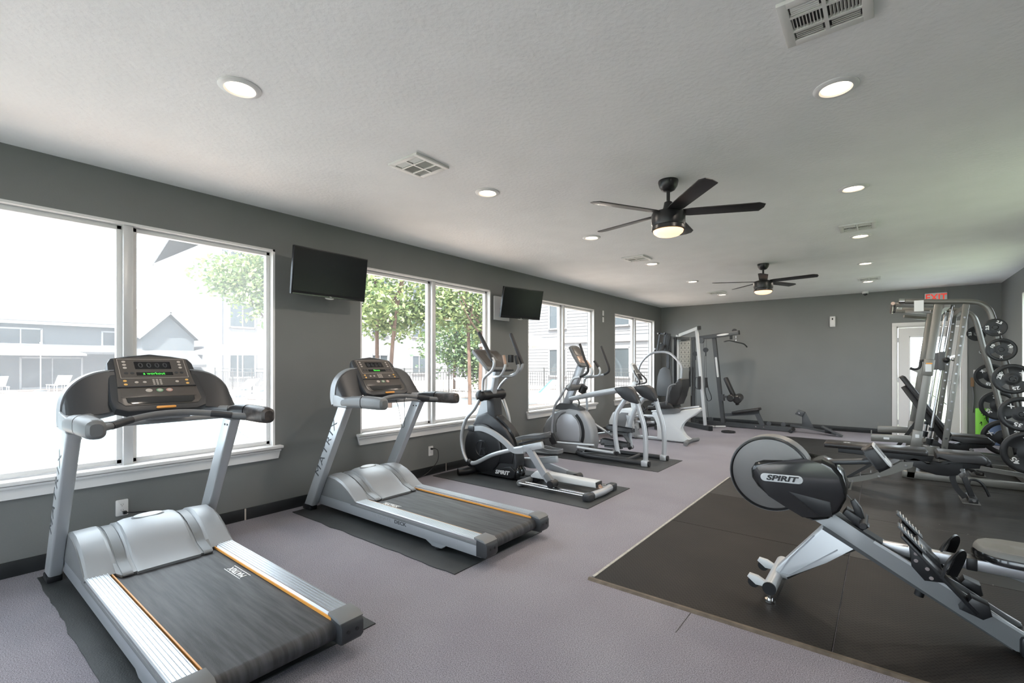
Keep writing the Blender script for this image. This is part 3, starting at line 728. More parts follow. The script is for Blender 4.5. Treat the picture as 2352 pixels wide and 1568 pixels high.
tree(-12.6, 8.0, 6.2, [(0, 0, 3.9, 1.7, 1.7, 1.3), (.8, .9, 3.1, 1.4, 1.5, 1.1), (-1.0, -.8, 4.4, 1.4, 1.4, .9), (.4, .2, 5.0, 1.6, 1.6, 1.0), (.6, .7, 2.6, 1.1, 1.1, .6)],
     [(0, .3, .2), (.3, .0, .4)], 'leafy green tree in the right pane of the first window', M_leaf, 13000, 3)
tree(-8.6, 9.6, 6.0, [(0, 0, 4.4, 1.9, 1.9, 1.5), (.4, -1.0, 3.2, 1.5, 1.3, 1.0), (-.6, .8, 3.0, 1.4, 1.2, .9), (0, 0, 5.8, 1.6, 1.6, 1.1), (-1.3, -.6, 4.6, 1.3, 1.3, 1.2)],
     [(-.3, 0, .1), (.15, .2, .5)], 'green tree with thin reddish trunks in the left pane of the second window', M_leaf, 9500, 5)
tree(-7.0, 12.2, 6.0, [(0, 0, 4.2, 1.9, 1.9, 1.5), (.2, .6, 2.9, 1.2, 1.2, .9), (0, 0, 5.7, 1.7, 1.7, 1.1), (-.9, -.9, 3.3, 1.2, 1.2, .9)],
     [(-.1, 0, -.2), (.3, .1, .2)], 'green tree in the right pane of the second window', M_leaf, 9000, 9)
tree(-13.2, 17.5, 5.0, [(0, 0, 2.6, 1.8, 2.2, 2.0), (1.2, .5, 1.7, 1.4, 1.4, 1.6)], [(0, 0, .2)], 'dense dark shrub tree behind the fence in the second window', M_leaf2, 5000, 11, 'shrub_tree', .11)
tree(14.5, 15.0, 6.5, [(0, 0, 4.0, 2.6, 2.6, 2.2), (-1, -2, 3, 1.8, 1.8, 1.6)], [(0, 0, .2)], 'green tree outside the right hand wall window', M_leaf, 4500, 13)
H = thing('neighbour_house', 'pale house glimpsed through the right wall window', 'house', (22, 12, GZ))
obj('wall', MB().box((27, 14, 2.4), (10, 22, 5)), M_sid, H, flat=True)
obj('roof', gable(MB(), 22, 32, 3, 25, 4.9, 7, 'y'), M_roofg, H, flat=True)
for y in (7, 11, 15, 19): win_part(H, 22, y, 1, 1.6, 1.5, 'x', -1)

# ---------------------------------------------------------------- treadmills (built around their own origin: front centre on the floor, +x to the rear)
def belt_mat():
    m = mat('worn_black_running_belt', (.035, .036, .038), .55); n = m.node_tree.nodes; l = m.node_tree.links; b = n['Principled BSDF']
    t = n.new('ShaderNodeTexCoord'); mp_ = n.new('ShaderNodeMapping'); mp_.inputs['Scale'].default_value = (1.2, 16, 1)
    x = n.new('ShaderNodeTexNoise'); x.inputs['Scale'].default_value = 3; x.inputs['Detail'].default_value = 6
    r = n.new('ShaderNodeValToRGB'); r.color_ramp.elements[0].position = .35; r.color_ramp.elements[0].color = (.022, .023, .025, 1)
    r.color_ramp.elements[1].position = .75; r.color_ramp.elements[1].color = (.075, .076, .082, 1)
    w = n.new('ShaderNodeTexNoise'); w.inputs['Scale'].default_value = 260; bp = n.new('ShaderNodeBump'); bp.inputs['Strength'].default_value = .25; bp.inputs['Distance'].default_value = .002
    l.new(t.outputs['Object'], mp_.inputs[0]); l.new(mp_.outputs[0], x.inputs['Vector']); l.new(x.outputs[0], r.inputs[0]); l.new(r.outputs[0], b.inputs['Base Color'])
    l.new(t.outputs['Object'], w.inputs['Vector']); l.new(w.outputs[0], bp.inputs['Height']); l.new(bp.outputs[0], b.inputs['Normal'])
    return m
M_belt = belt_mat()
M_inlay = mat('darker_cover_channel', (.20, .21, .22), .45, metal=.2)
M_greenbtn = mat('green_ring_button', (.20, .42, .24), .4); M_redbtn = mat('pale_red_ring_button', (.6, .32, .26), .4); M_amberkey = mat('amber_safety_key', (.85, .38, .08), .35)
M_worn = mat('worn_grip_foam', (.05, .042, .04), .45, var=.9, vscale=22)
def treadmill(label, logo_near):
    T = thing('treadmill', label, 'treadmill', (0, 0, 0), 'silver treadmills facing the windows')
    HW = .37
    # side frames
    for s in (-1, 1):
        f = MB(); prof = [(.14, .055), (2.14, .05), (2.14, .14), (.14, .155)]
        f.prism(prof, s*(HW-.045), s*HW, 'y', bev=.008)
        f.prism([(1.56, .06), (1.60, .052), (1.66, .018), (1.76, .018), (1.80, .052), (1.84, .06)], s*(HW-.04), s*(HW-.008), 'y', bev=.004)
        for xx, zz in ((1.93, .118), (1.91, .078)): f.cyl((xx, s*(HW-.01), zz), (xx, s*(HW+.0012), zz), .007, seg=12)
        obj('side_frame', f, M_silver, T)
        r = MB(); w = .108; yc = s*(HW-w/2+.002)
        sec = [(-w/2, -.022), (w/2, -.022), (w/2, .004), (w/2-.014, .016), (-w/2+.006, .017), (-w/2, .012)]
        sec = sec if s > 0 else [(-a, c_) for a, c_ in sec]
        r.sweep([(.66, yc, .160), (2.11, yc, .150)], [(-a, c_) for a, c_ in sec] , smooth=False)
        for k in range(6): r.box((1.38, yc-.04+k*.016, .1725), (1.4, .004, .0035), rot=(0, .395, 0))
        obj('side_rail', r, M_alum, T)
        obj('rail_lip', MB().box((1.38, s*(HW+.001), .142), (1.45, .008, .022), rot=(0, .395, 0), bev=.003), M_plas_g, T)
        obj('belt_guide_strip', MB().box((1.38, s*(HW-w-.0035), .160), (1.46, .006, .012), rot=(0, .395, 0)), M_orange, T)
        c_ = MB(); c_.prism([(2.10, .052), (2.185, .055), (2.20, .075), (2.20, .135), (2.185, .16), (2.15, .172), (2.10, .17)], s*(HW-.115), s*(HW+.004), 'y', bev=.010)
        cap = obj('end_cap', c_, M_dark, T)
        obj('cap_top', MB().prism([(2.085, .166), (2.16, .162), (2.188, .15), (2.19, .158), (2.165, .174), (2.085, .179)], s*(HW-.117), s*(HW+.006), 'y', bev=.005), M_plas_g, cap)
        for yy in (.035, .08): obj('bolt', MB().cyl((2.198, s*(HW-yy), .11), (2.203, s*(HW-yy), .11), .009, seg=12), M_black, cap)
        obj('rear_foot', MB().cyl((1.71, s*(HW-.024), .008), (1.71, s*(HW-.024), .02), .024).cyl((1.71, s*(HW-.024), .018), (1.71, s*(HW-.024), .05), .007), M_black, T)
        lb = MB().box((.055, s*.405, .022), (.13, .075, .044), bev=.01); obj('front_foot', lb, M_black, T)
        wh = MB()
        for dy in (-.03, .03): wh.box((.46, s*.22+dy, .035), (.05, .006, .06))
        wh.cyl((.46, s*.22-.024, .031), (.46, s*.22+.024, .031), .03)
        obj('lift_wheel', wh, M_plas_g, T)
    obj('deck_underside', MB().box((1.25, 0, .10), (1.7, .62, .05)).box((1.0, 0, .06), (.9, .5, .03)), M_black, T)
    b = MB(); bw = .258; pr = []
    for k in range(13):
        a = R(90-15*k); pr.append((2.115+.043*math.cos(a), .106+.043*math.sin(a)))
    pr = [(.62, .154)] + pr + [(1.6, .063), (.62, .068)]
    b.prism(pr, -bw, bw, 'y'); obj('running_belt', b, M_belt, T)
    if logo_near: P = (.98, -bw+.055, .1536)
    else: P = (1.22, bw-.055, .1528)
    sx = 1 if logo_near else -1
    lg = text('belt_logo', 'MATRIX', .048, M_bench_text, frame(P, (sx, 0, 0), (0, sx, 0)), T, ext=.0006, bold=.0012, sx=1.05)
    for dy in (-.028, .028): obj('logo_line', MB().box((P[0], P[1]+dy, P[2]), (.21, .0035, .0012)), M_bench_text, T)
    # motor cover: cross sections along y
    def arc(off=0., x1=.735, z1=.158, k=1.):
        base = [(.13, .15), (.135, .22), (.165, .275), (.23, .32), (.32, .342), (.42, .335), (.52, .305), (.61, .258), (.68, .208), (x1, z1+.012), (x1-.01, z1-.01)]
        q = []
        for i, (x, z) in enumerate(base):
            w_ = math.sin(math.pi*min(i, 9)/10+.25); q.append((x+off*.35*w_, z+off*w_))
        return q
    rings = []
    for y, off, in ((-.372, -.03), (-.366, -.012), (-.355, 0), (-.25, .006), (-.243, .002), (-.228, -.012), (-.175, -.012), (-.160, .004), (.160, .004), (.175, -.012), (.228, -.012), (.243, .002), (.25, .006), (.355, 0), (.366, -.012), (.372, -.03)):
        x1 = .745 if abs(y) > .24 else .80 if abs(y) < .23 else .77
        rings.append([(x, y, z) for x, z in arc(off, x1)])
    mc = MB().loft(rings); obj('motor_cover', mc, M_plas_s, T, ang=25)
    for s in (-1, 1): obj('cover_cheek', MB().prism([(x, z) for x, z in arc(-.018)][:10]+[(.72, .145), (.14, .145)], s*.368, s*.3745, 'y', bev=.002), M_plas_g, T)
    rings = []    # raised centre panel
    for y, off in ((-.158, -.004), (-.15, .012), (-.12, .022), (0, .028), (.12, .022), (.15, .012), (.158, -.004)):
        a = arc(off, .80)[4:]; z = arc(off-.03, .79)[4:]
        rings.append([(x+.012, y, q) for x, q in a] + [(x, y, q) for x, q in reversed(z)])
    obj('cover_panel', MB().loft(rings), M_plas_s, T, ang=30)
    for s in (-1, 1): obj('cover_inlay', MB().sweep([(x, s*.2005, z+.0035) for x, z in arc(-.012, .80)[3:]], [(-.024, -.002), (.024, -.002), (.024, .002), (-.024, .002)], up=(0, 0, 1)), M_inlay, T)
    bd = MB(); fr = frame((.375, 0, .3585), (0, 1, 0), (-.97, 0, .18)); bd.plate(ell(.088, .036, 28), fr, .010, .004)
    badge = obj('cover_badge', bd, M_plas_g, T); obj('badge_plate', MB().plate(ell(.078, .029, 28), frame((.3768, 0, .3683), (0, 1, 0), (-.97, 0, .18)), .005, .002), M_plas_w, badge)
    # uprights
    for s in (-1, 1):
        u = MB(); y0, y1 = (s*.372, s*.44)
        u.prism([(.01, .045), (.14, .045), (.70, .985), (.565, .985)], y0, y1, 'y', bev=.014, seg=3); obj('upright', u, M_silver2, T)
        for dx in (0, .04): obj('upright_bolt', MB().cyl((.60+dx, s*.372, .935), (.60+dx, s*.3685, .935), .007, seg=10), M_black, T)
        # wing between arm root and console, with its silver rim on the window side
        wr = []; rim = []
        for k in range(11):
            t_ = k/10; y = s*(.20+.235*math.sin(t_*math.pi/2)); zt = 1.06+.245*max(0, math.cos(t_*math.pi/2))**.8
            zb = min(1.075-.05*t_, zt-.006); xt = .475+.03*t_; xb = .60+.02*t_
            wr.append([(xt, y, zt), (xt+.03, y, zt-.004), (xb+.03, y, zb), (xb, y, zb)])
            rim.append((xt-.012, y, zt-.004))
        obj('console_wing', MB().loft(wr), M_dark, T, ang=30)
        rim = rim + [(.51, s*.435, 1.0)]
        obj('wing_rim', MB().sweep(rim, [(-.010, -.03), (.010, -.03), (.010, .03), (-.010, .03)], up=(1, 0, 0)), M_plas_s, T)
        obj('arm_root', MB().prism([(.50, .975), (.485, 1.03), (.50, 1.085), (.56, 1.075), (.70, 1.05), (.72, .985), (.70, .968)], s*.362, s*.446, 'y', bev=.016, seg=3), M_plas_s, T)
        ln = MB(); ln.tube([(.555, s*.205, 1.065), (.60, s*.30, 1.05), (.66, s*.37, 1.045)], .022, 10); obj('wing_base', ln, M_plas_s, T)
        # arm: moulding plus foam end
        rr = lambda c_, w_, h_: [(c_[0], c_[1]+a, c_[2]+q) for a, q in rrect(w_, h_, min(w_, h_)*.38, 4)]
        yc = s*.405
        obj('arm_moulding', MB().loft([rr((.58, yc, 1.01), .07, .055), rr((.64, yc, 1.015), .090, .085), (rr((.74, yc, 1.025), .094, .10)), rr((.90, yc, 1.032), .092, .104)]), M_plas_g if s < 0 else M_dark, T)
        obj('arm_pad', MB().loft([rr((.905, yc, 1.032), .084, .094), rr((.92, yc, 1.032), .094, .104), rr((1.10, yc, 1.030), .09, .10), rr((1.155, yc, 1.028), .08, .09), rr((1.17, yc, 1.028), .05, .06)]), (M_plas_g if s < 0 else M_worn), T)
    # cross grip bar
    pts = [(1.00, -.375, 1.015), (.93, -.30, 1.02), (.86, -.20, 1.038), (.825, -.07, 1.055), (.82, .07, 1.055), (.85, .20, 1.04), (.90, .30, 1.022), (.95, .375, 1.015)]
    obj('grip_bar', MB().tube(pts, .0185, 14), M_plas_g, T)
    for a, c_ in ((1, 3), (5, 7)):
        obj('pulse_grip', MB().tube([Vector(p) for p in pts[a:c_]] , .0215, 14, smooth=False), M_dark, T)
    obj('bar_yoke', MB().bar((.82, 0, 1.04), (.70, 0, 1.03), .20, .03, bev=.01).bar((.70, -.33, 1.005), (.70, .33, 1.005), .05, .03, bev=.01), M_plas_s, T)
    # console: tilted slab
    top = Vector((.405, 0, 1.405)); bot = Vector((.70, 0, 1.075)); ctr = (top+bot)/2; up = (top-bot).normalized(); m = frame(ctr, (0, 1, 0), up); L = (top-bot).length
    n_ = m.to_3x3() @ Vector((0, 0, 1))
    hw = .225
    outl = [(-hw+.02, L/2-.03), (-hw*.5, L/2-.004), (0, L/2+.004), (hw*.5, L/2-.004), (hw-.02, L/2-.03), (hw, L/2-.07), (hw+.02, -L/2+.09), (hw+.005, -L/2+.02), (hw-.05, -L/2-.005), (-hw+.05, -L/2-.005), (-hw-.005, -L/2+.02), (-hw-.02, -L/2+.09), (-hw, L/2-.07)]
    cs = MB().plate(outl, m @ Matrix.Translation((0, 0, -.06)), .06, .012)
    con = obj('console', cs, M_dark, T)
    q = [(-hw+.035, L/2-.035), (0, L/2-.018), (hw-.035, L/2-.035), (hw-.03, L/2-.2), (hw-.012, -L/2+.07), (hw-.04, -L/2+.035), (-hw+.04, -L/2+.035), (-hw+.012, -L/2+.07), (-hw+.03, L/2-.2)]
    obj('console_face', MB().plate(q, m, .004, .0015), M_console, con)
    P3 = lambda u, v, w_=.004: m @ Vector((u, v, w_))
    fl = lambda u, v, w_=.004: m @ Matrix.Translation((u, v, w_))
    obj('display_panel', MB().plate(rrect(.37, .155, .012), fl(0, .10), .0015), M_console, con)
    bdr = MB()
    for (u, v, a, c_) in ((0, .178, .35, .0022), (0, .022, .35, .0022), (-.175, .10, .0022, .156), (.175, .10, .0022, .156)): bdr.plate(rrect(a, c_, .0009, 1), fl(u, v, .0056), .0004)
    obj('display_border', bdr, M_btn, con)
    obj('display_window', MB().plate(rrect(.19, .062, .004), fl(.0, .125, .0052), .0012), M_screen, con)
    obj('message_window', MB().plate(rrect(.19, .026, .003), fl(.0, .055, .0052), .0012), M_screen, con)
    text('message_text', 'a workout' if not logo_near else 'fitness', .027, M_led, m @ Matrix.Translation((-.005, .056, .0066)), con, ext=.0003)
    text('time_digits', '0 0 0 0', .055, M_gunmetal, m @ Matrix.Translation((0, .124, .0066)), con, ext=.0002)
    btn = lambda nm, pts_, r_, mt: [obj(nm, MB().plate(ell(r_, r_*.8, 14), fl(u, v, .0052), .0022, .0007), mt, con) for u, v in pts_]
    btn('metric_button', [(s*.145, v) for s in (-1, 1) for v in (.155, .13, .105)], .010, M_btn)
    btn('program_button', [(-.145, .062), (-.115, .062), (.115, .062), (.145, .062)], .011, M_dark)
    btn('adjust_button', [(-.16, .0), (-.16, -.028), (.16, .0), (.16, -.028)], .0095, M_amber)
    btn('speed_button', [(-.105, -.012), (-.065, -.012), (.105, -.012)], .010, M_btn)
    kp = MB()
    for i in range(3):
        for j in range(4): kp.plate(rrect(.012, .007, .002, 2), fl(-.018+i*.018, .006-j*.012, .0045), .0016)
    k_ = obj('keypad', kp, M_btn, con); k_['kind'] = 'stuff'
    obj('tray_ledge', MB().plate(rrect(.405, .006, .002, 2), fl(0, -.05, .003), .010, .001), M_dark, con)
    obj('lower_panel', MB().plate(rrect(.39, .075, .01), fl(0, -.092), .003, .001), M_console, con)
    for u, mt in ((-.055, M_btn), (.0, M_greenbtn), (.05, M_redbtn)):
        r_ = obj('control_ring', MB().plate(ell(.0175, .013, 20), fl(u, -.08, .0068), .002, .0006), mt, con)
        obj('control_button', MB().plate(ell(.011, .0085, 16), fl(u, -.08, .0085), .0014), M_btn, r_)
    obj('reading_tray', MB().plate([(-.175, .022), (.175, .022), (.172, -.012), (.15, -.028), (-.15, -.028), (-.172, -.012)], fl(0, -.153, .001), .006, .002), M_gloss, con)
    obj('safety_key', MB().plate(rrect(.10, .014, .005), fl(.01, -.212, .002), .008, .002), M_amberkey, con)
    return T
T1 = treadmill('silver and black treadmill nearest the viewer, in front of the first window', False)
T2 = treadmill('silver treadmill under the first television, lettering up its silver upright', True)
for T, dy in ((T1, 0), (T2, 0)):
    text('upright_logo', 'MATRIX', .092, M_print_dark, frame((.385, -.4405, .60), (.512, 0, .859), (-.859, 0, .512)), T, ext=.0006, sx=1.5, space=1.3)
text('frame_lettering', 'ULTIMATE', .034, mat('faded_lettering', (.30, .31, .33), .45), frame((1.08, -.3706, .112), (1, 0, -.002), (0, 0, 1)), T2, ext=.0005, sx=1.5)
text('frame_lettering', 'DECK', .036, M_print_dark, frame((1.31, -.3706, .112), (1, 0, -.002), (0, 0, 1)), T2, ext=.0005, sx=1.5, bold=.001)
obj('safety_cord', MB().tube([(.74, .02, 1.06), (.78, .04, .95), (.80, .055, .80), (.80, .075, .765), (.80, .095, .80), (.78, .11, .95), (.76, .12, 1.05)], .0022, 6, sub=5), M_black, T2)
T1.location = (.22, .962, .006); T1.rotation_euler = (0, 0, 0)
T2.location = (.10, 2.712, .006); T2.rotation_euler = (0, 0, R(.4))
# equipment mats
def floor_mat(name, pts, label, wav=0, seed=1, t=.006):
    b = MB(); b.prism(pts, 0, t, 'z')
    single(name, b, M_mat, label, 'mat', (pts[0][0], pts[0][1], 0), 'black mats under the cardio machines', flat=True)
def wavy(x0, x1, y0, y1, seed):
    rr = random.Random(seed); q = []
    n = 26
    for i in range(n+1): q.append((x0+(x1-x0)*i/n, y0+.008*noise.noise(Vector((i*.45, seed, 0)))*2))
    q += [(x1+.004*noise.noise(Vector((seed, i, 2))), y0+(y1-y0)*i/8) for i in range(1, 9)]
    q += [(x1-(x1-x0)*i/n, y1+.006*noise.noise(Vector((i*.5, seed+5, 0)))) for i in range(1, n+1)]
    return q
floor_mat('equipment_mat', wavy(.16, 2.28, .50, 1.50, 3), 'black rubber mat under the near treadmill, curled at the lower left')
floor_mat('equipment_mat', wavy(.12, 2.195, 2.16, 3.15, 8), 'black wrinkled rubber mat under the second treadmill')
floor_mat('equipment_mat', [(.085, 3.902), (2.192, 3.905), (2.193, 4.83), (.085, 4.83)], 'black rubber mat under the black elliptical trainer')
floor_mat('equipment_mat', [(.10, 5.76), (2.145, 5.775), (2.15, 6.665), (.10, 6.665)], 'black rubber mat under the silver elliptical trainer')

# ---------------------------------------------------------------- black elliptical trainer
E1 = thing('elliptical_trainer', 'black and silver elliptical trainer right behind the second treadmill', 'elliptical trainer', (1.2, 4.38, .006))
YC, YN, YF = 4.38, 4.165, 4.60
obj('front_stabiliser', MB().tube([(.33, 4.08, .052), (.39, 4.2, .055), (.42, 4.38, .06), (.39, 4.56, .055), (.33, 4.68, .052)], .042, 14), M_black, E1)
obj('base_frame', MB().box((.86, YC, .04), (.80, .10, .05), bev=.01).box((1.22, YC, .05), (.16, .06, .05)), M_black, E1)
side = [(.30, .05), (.33, .22), (.31, .40), (.36, .60), (.44, .72), (.60, .775), (.70, .72), (.80, .655), (.90, .585), (.985, .475), (1.04, .345), (1.06, .22), (1.03, .10), (1.0, .045)]
obj('shroud', MB().prism(side, YC-.085, YC+.085, 'y', bev=.03, seg=4), M_dark, E1)
obj('shroud_spine', MB().sweep([(.56, YC, .765), (.70, YC, .735), (.82, YC, .665), (.92, YC, .585), (1.0, YC, .475), (1.055, YC, .345)], [(-.055, -.012), (.055, -.012), (.05, .014), (-.05, .014)]), M_gloss, E1)
for s, y in ((-1, YC-.085), (1, YC+.085)):
    cv = MB(); m = frame((.545, y, .335), (1, 0, 0), (0, 0, 1))
    cv.lathe([(0, .03), (.262, .03), (.288, .018), (.297, 0), (.297, -.01), (0, -.01)], m if s < 0 else m @ Matrix.Rotation(math.pi, 4, 'X'), 48)
    cover = obj('flywheel_cover', cv, M_black, E1)
    if s < 0:
        em = MB().lathe([(.085, .028), (.093, .038), (.101, .028)], m, 30); obj('emblem_ring', em, M_black, cover)
        bar_ = MB()
        for p0, p1 in (((.50, .415), (.60, .425)), ((.555, .42), (.515, .25)), ((.575, .35), (.60, .27)), ((.545, .33), (.60, .335))): bar_.bar((p0[0], y-.032, p0[1]), (p1[0], y-.032, p1[1]), .012, .018)
        obj('emblem', bar_, M_dark, cover)
obj('lower_shroud', MB().prism([(.40, .025), (.99, .03), (1.03, .05), (1.05, .12), (.98, .17), (.80, .12), (.55, .04)], YC-.105, YC+.105, 'y', bev=.02, seg=3), M_black, E1)
rc = MB().lathe([(0, 0), (.075, .0), (.08, .04), (.07, .09), (.045, .125), (0, .135)], (1.02, YC, .05), 28); obj('rear_dome', rc, M_gloss, E1)
text('shroud_logo', 'SPIRIT', .062, M_bench_text, frame((.855, YC-.1062, .085), (1, 0, .03), (0, 0, 1)), E1, ext=.0008, bold=.0022, shear=.25, sx=1.25)
obj('crank_vent', MB().prism([(.78, .19), (1.0, .20), (1.02, .33), (.86, .36), (.80, .30)], YC-.10, YC-.08, 'y', bev=.008), M_black, E1)
obj('mast_base', MB().loft([[(.40, YC-.075, .66), (.70, YC-.075, .68), (.70, YC+.075, .68), (.40, YC+.075, .66)], [(.50, YC-.05, .93), (.68, YC-.05, .93), (.68, YC+.05, .93), (.50, YC+.05, .93)]]), M_plas_s, E1)
obj('mast_cover', MB().prism([(.585, .93), (.70, .94), (.725, .70), (.66, .66), (.60, .72)], YC-.078, YC+.078, 'y', bev=.02), M_dark, E1)
obj('mast', MB().bar((.59, YC, .92), (.655, YC, 1.28), .085, .11, up=(1, 0, 0), bev=.015), M_silver2, E1)
obj('pivot_boot', MB().cyl((.60, YC-.20, .975), (.60, YC+.20, .975), .062, bev=.02, seg=24).ball((.60, YC-.19, .975), (.07, .06, .07)).ball((.60, YC+.19, .975), (.07, .06, .07)), M_black, E1)
for s, y in ((-1, YN), (1, YF)):
    dz = 0 if s < 0 else -.01
    if s < 0: up_ = [(.655, 1.03), (.66, 1.15), (.69, 1.20), (.80, 1.28), (.83, 1.36), (.80, 1.42)]; tip = [(.81, 1.385), (.60, 1.71)]; lo = [(.61, .94), (.52, .81), (.385, .68), (.31, .48), (.33, .31), (.385, .20), (.44, .165)]
    else: up_ = [(.53, 1.03), (.58, 1.10), (.68, 1.18), (.80, 1.235), (.89, 1.29), (.915, 1.36)]; tip = [(.91, 1.35), (.735, 1.71)]; lo = [(.59, .94), (.66, .80), (.70, .68), (.72, .50), (.69, .33), (.66, .20), (.64, .16)]
    obj('swing_arm', MB().tube([(x, y, z) for x, z in up_], .0175, 12), M_silver2, E1)
    obj('swing_arm_lower', MB().oval([(x, y, z) for x, z in lo], .022, .019), M_silver2, E1)
    obj('grip', MB().tube([(x, y+.0, z) for x, z in tip], .0235, 14, smooth=False).ball((tip[1][0], y, tip[1][1]), .0235, 12, 8), M_rub, E1)
    # stationary pulse grips
    yb = YC+s*.12
    pts = [(.66, YC+s*.05, 1.20), (.78, yb, 1.20), (.86, yb+s*.01, 1.22), (.915, yb+s*.01, 1.30), (.915, yb, 1.36)]
    obj('pulse_bar', MB().tube(pts, .0155, 12), M_silver2, E1)
    obj('pulse_grip', MB().tube([(.915, yb, 1.345), (.888, yb, 1.45)], .021, 14, smooth=False), M_bronze if s < 0 else M_black, E1)
    # foot link
    if s < 0:
        j = [(.44, .165), (.55, .18), (.80, .30), (1.08, .39), (1.25, .435)]; pb = [(1.23, .415), (1.50, .49), (1.56, .52)]
        crank = [(.53, .582), (.62, .592), (.74, .575), (.85, .54), (.99, .47), (1.12, .39), (1.26, .40)]
        ped = Vector((1.33, y+.09, .512)); rot_ = -16; sw = [(1.33, .42), (1.40, .34), (1.48, .24), (1.56, .15), (1.60, .12)]; rol = (1.63, y, .098)
        lift = .0
    else:
        j = [(.64, .16), (.74, .17), (.95, .20), (1.15, .22)]; pb = [(1.10, .20), (1.42, .26), (1.50, .27)]
        crank = [(.53, .14), (.70, .13), (.90, .15), (1.10, .20)]
        ped = Vector((1.29, y-.06, .325)); rot_ = -3; sw = [(.86, .17), (1.03, .142), (1.25, .165), (1.42, .14), (1.60, .105)]; rol = (1.68, y, .095)
    obj('foot_link', MB().oval([(x, y, z) for x, z in j], .019, .024), M_silver2, E1)
    obj('link_joint', MB().ball((j[0][0], y, j[0][1]), (.045, .03, .045)).cyl((j[0][0], y-.04, j[0][1]), (j[0][0], y+.04, j[0][1]), .02), M_black, E1)
    obj('pedal_beam', MB().bar((pb[0][0], y+s*-.01, pb[0][1]), (pb[1][0], y+s*-.01, pb[1][1]), .05, .075, bev=.01), M_silver2, E1)
    obj('crank_link', MB().sweep([(x, y-s*-.0, z) for x, z in crank], [(-.018, -.028), (.018, -.028), (.018, .028), (-.018, .028)]), M_silver2 if s < 0 else M_silver, E1)
    obj('crank_cap', MB().box((crank[0][0]-.045, y, crank[0][1]), (.11, .06, .07), bev=.02), M_dark, E1)
    pd = MB(); q = Euler((0, R(rot_), 0)).to_matrix().to_4x4()
    base = [(.21, 0), (.19, .055), (.10, .07), (-.05, .072), (-.17, .065), (-.205, .03), (-.205, -.03), (-.17, -.065), (-.05, -.072), (.10, -.07), (.19, -.055)]
    pd.plate(base, Matrix.Translation(ped) @ q @ Matrix.Translation((0, 0, -.012)), .02, .005)
    pedal = obj('pedal', pd, M_black, E1)
    rim = MB().sweep([Matrix.Translation(ped) @ q @ Vector((x*1.02, y_*1.03, .02 + (.035 if x < .05 else .012))) for x, y_ in base], [(-.006, -.02), (.006, -.02), (.006, .02), (-.006, .02)], closed=True, sub=3)
    obj('pedal_rim', rim, M_plas_g, pedal)
    obj('swoop_leg', MB().sweep([(x, y, z) for x, z in sw], [(-.02, -.035), (.02, -.035), (.02, .035), (-.02, .035)], up=(0, 0, 1)), M_silver, E1)
    obj('roller_arm', MB().bar((sw[-1][0]-.06, y, sw[-1][1]+.07 if s < 0 else .12), (rol[0], y, rol[2]+.01), .055, .07, bev=.018), M_plas_g, E1)
    obj('roller', MB().cyl((rol[0], y-.055, rol[2]), (rol[0], y+.055, rol[2]), .042, bev=.006), M_black, E1)
    # twin guide rails
    for k, dy in enumerate((-.035, .035)):
        obj('guide_rail', MB().cyl((1.22, y+dy, .045), (2.05, y+dy, .045), .0135, seg=14), M_chrome, E1)
obj('middle_stabiliser', MB().cyl((1.22, 4.12, .045), (1.22, 4.66, .045), .036, seg=20, bev=.01), M_plas_g, E1)
obj('ramp_cover', MB().prism([(1.235, .10), (1.30, .155), (2.05, .145), (2.055, .085), (1.24, .075)], YC-.065, YC+.065, 'y', bev=.014, seg=3), M_plas_w, E1)
obj('ramp_end', MB().prism([(2.05, .085), (2.05, .142), (2.062, .14), (2.062, .09)], YC-.055, YC+.055, 'y'), M_black, E1)
obj('rear_post', MB().bar((2.04, YC, .10), (2.10, YC, .05), .06, .05, bev=.01), M_bronze, E1)
obj('rear_stabiliser', MB().tube([(2.085, 4.19, .046), (2.105, YC, .05), (2.085, 4.57, .046)], .037, 18), M_silver, E1)
for y in (4.13, 4.63): obj('stabiliser_cap', MB().box((2.075, y, .043), (.085, .12, .074), bev=.018), M_dark, E1)
# console
m = frame((.63, YC, 1.405), (0, 1, 0), (-.73, 0, .68))
con = obj('console', MB().plate(rrect(.46, .36, .03), m @ Matrix.Translation((0, 0, -.035)), .035, .01), M_plas_g, E1)
obj('console_face', MB().plate(rrect(.40, .28, .02), m @ Matrix.Translation((0, .015, 0)), .004, .002), M_console, con)
obj('display_panel', MB().plate(rrect(.15, .12, .01), m @ Matrix.Translation((0, .04, .004)), .002), M_plas_g, con)
b = MB()
obj('reading_ledge', MB().bar((.79, YC-.17, 1.275), (.79, YC+.17, 1.275), .06, .025, bev=.008), M_dark, con)
obj('bottle_cup', MB().cyl((.80, YC+.135, 1.37), (.80, YC+.135, 1.46), .035, seg=20), M_black, E1)

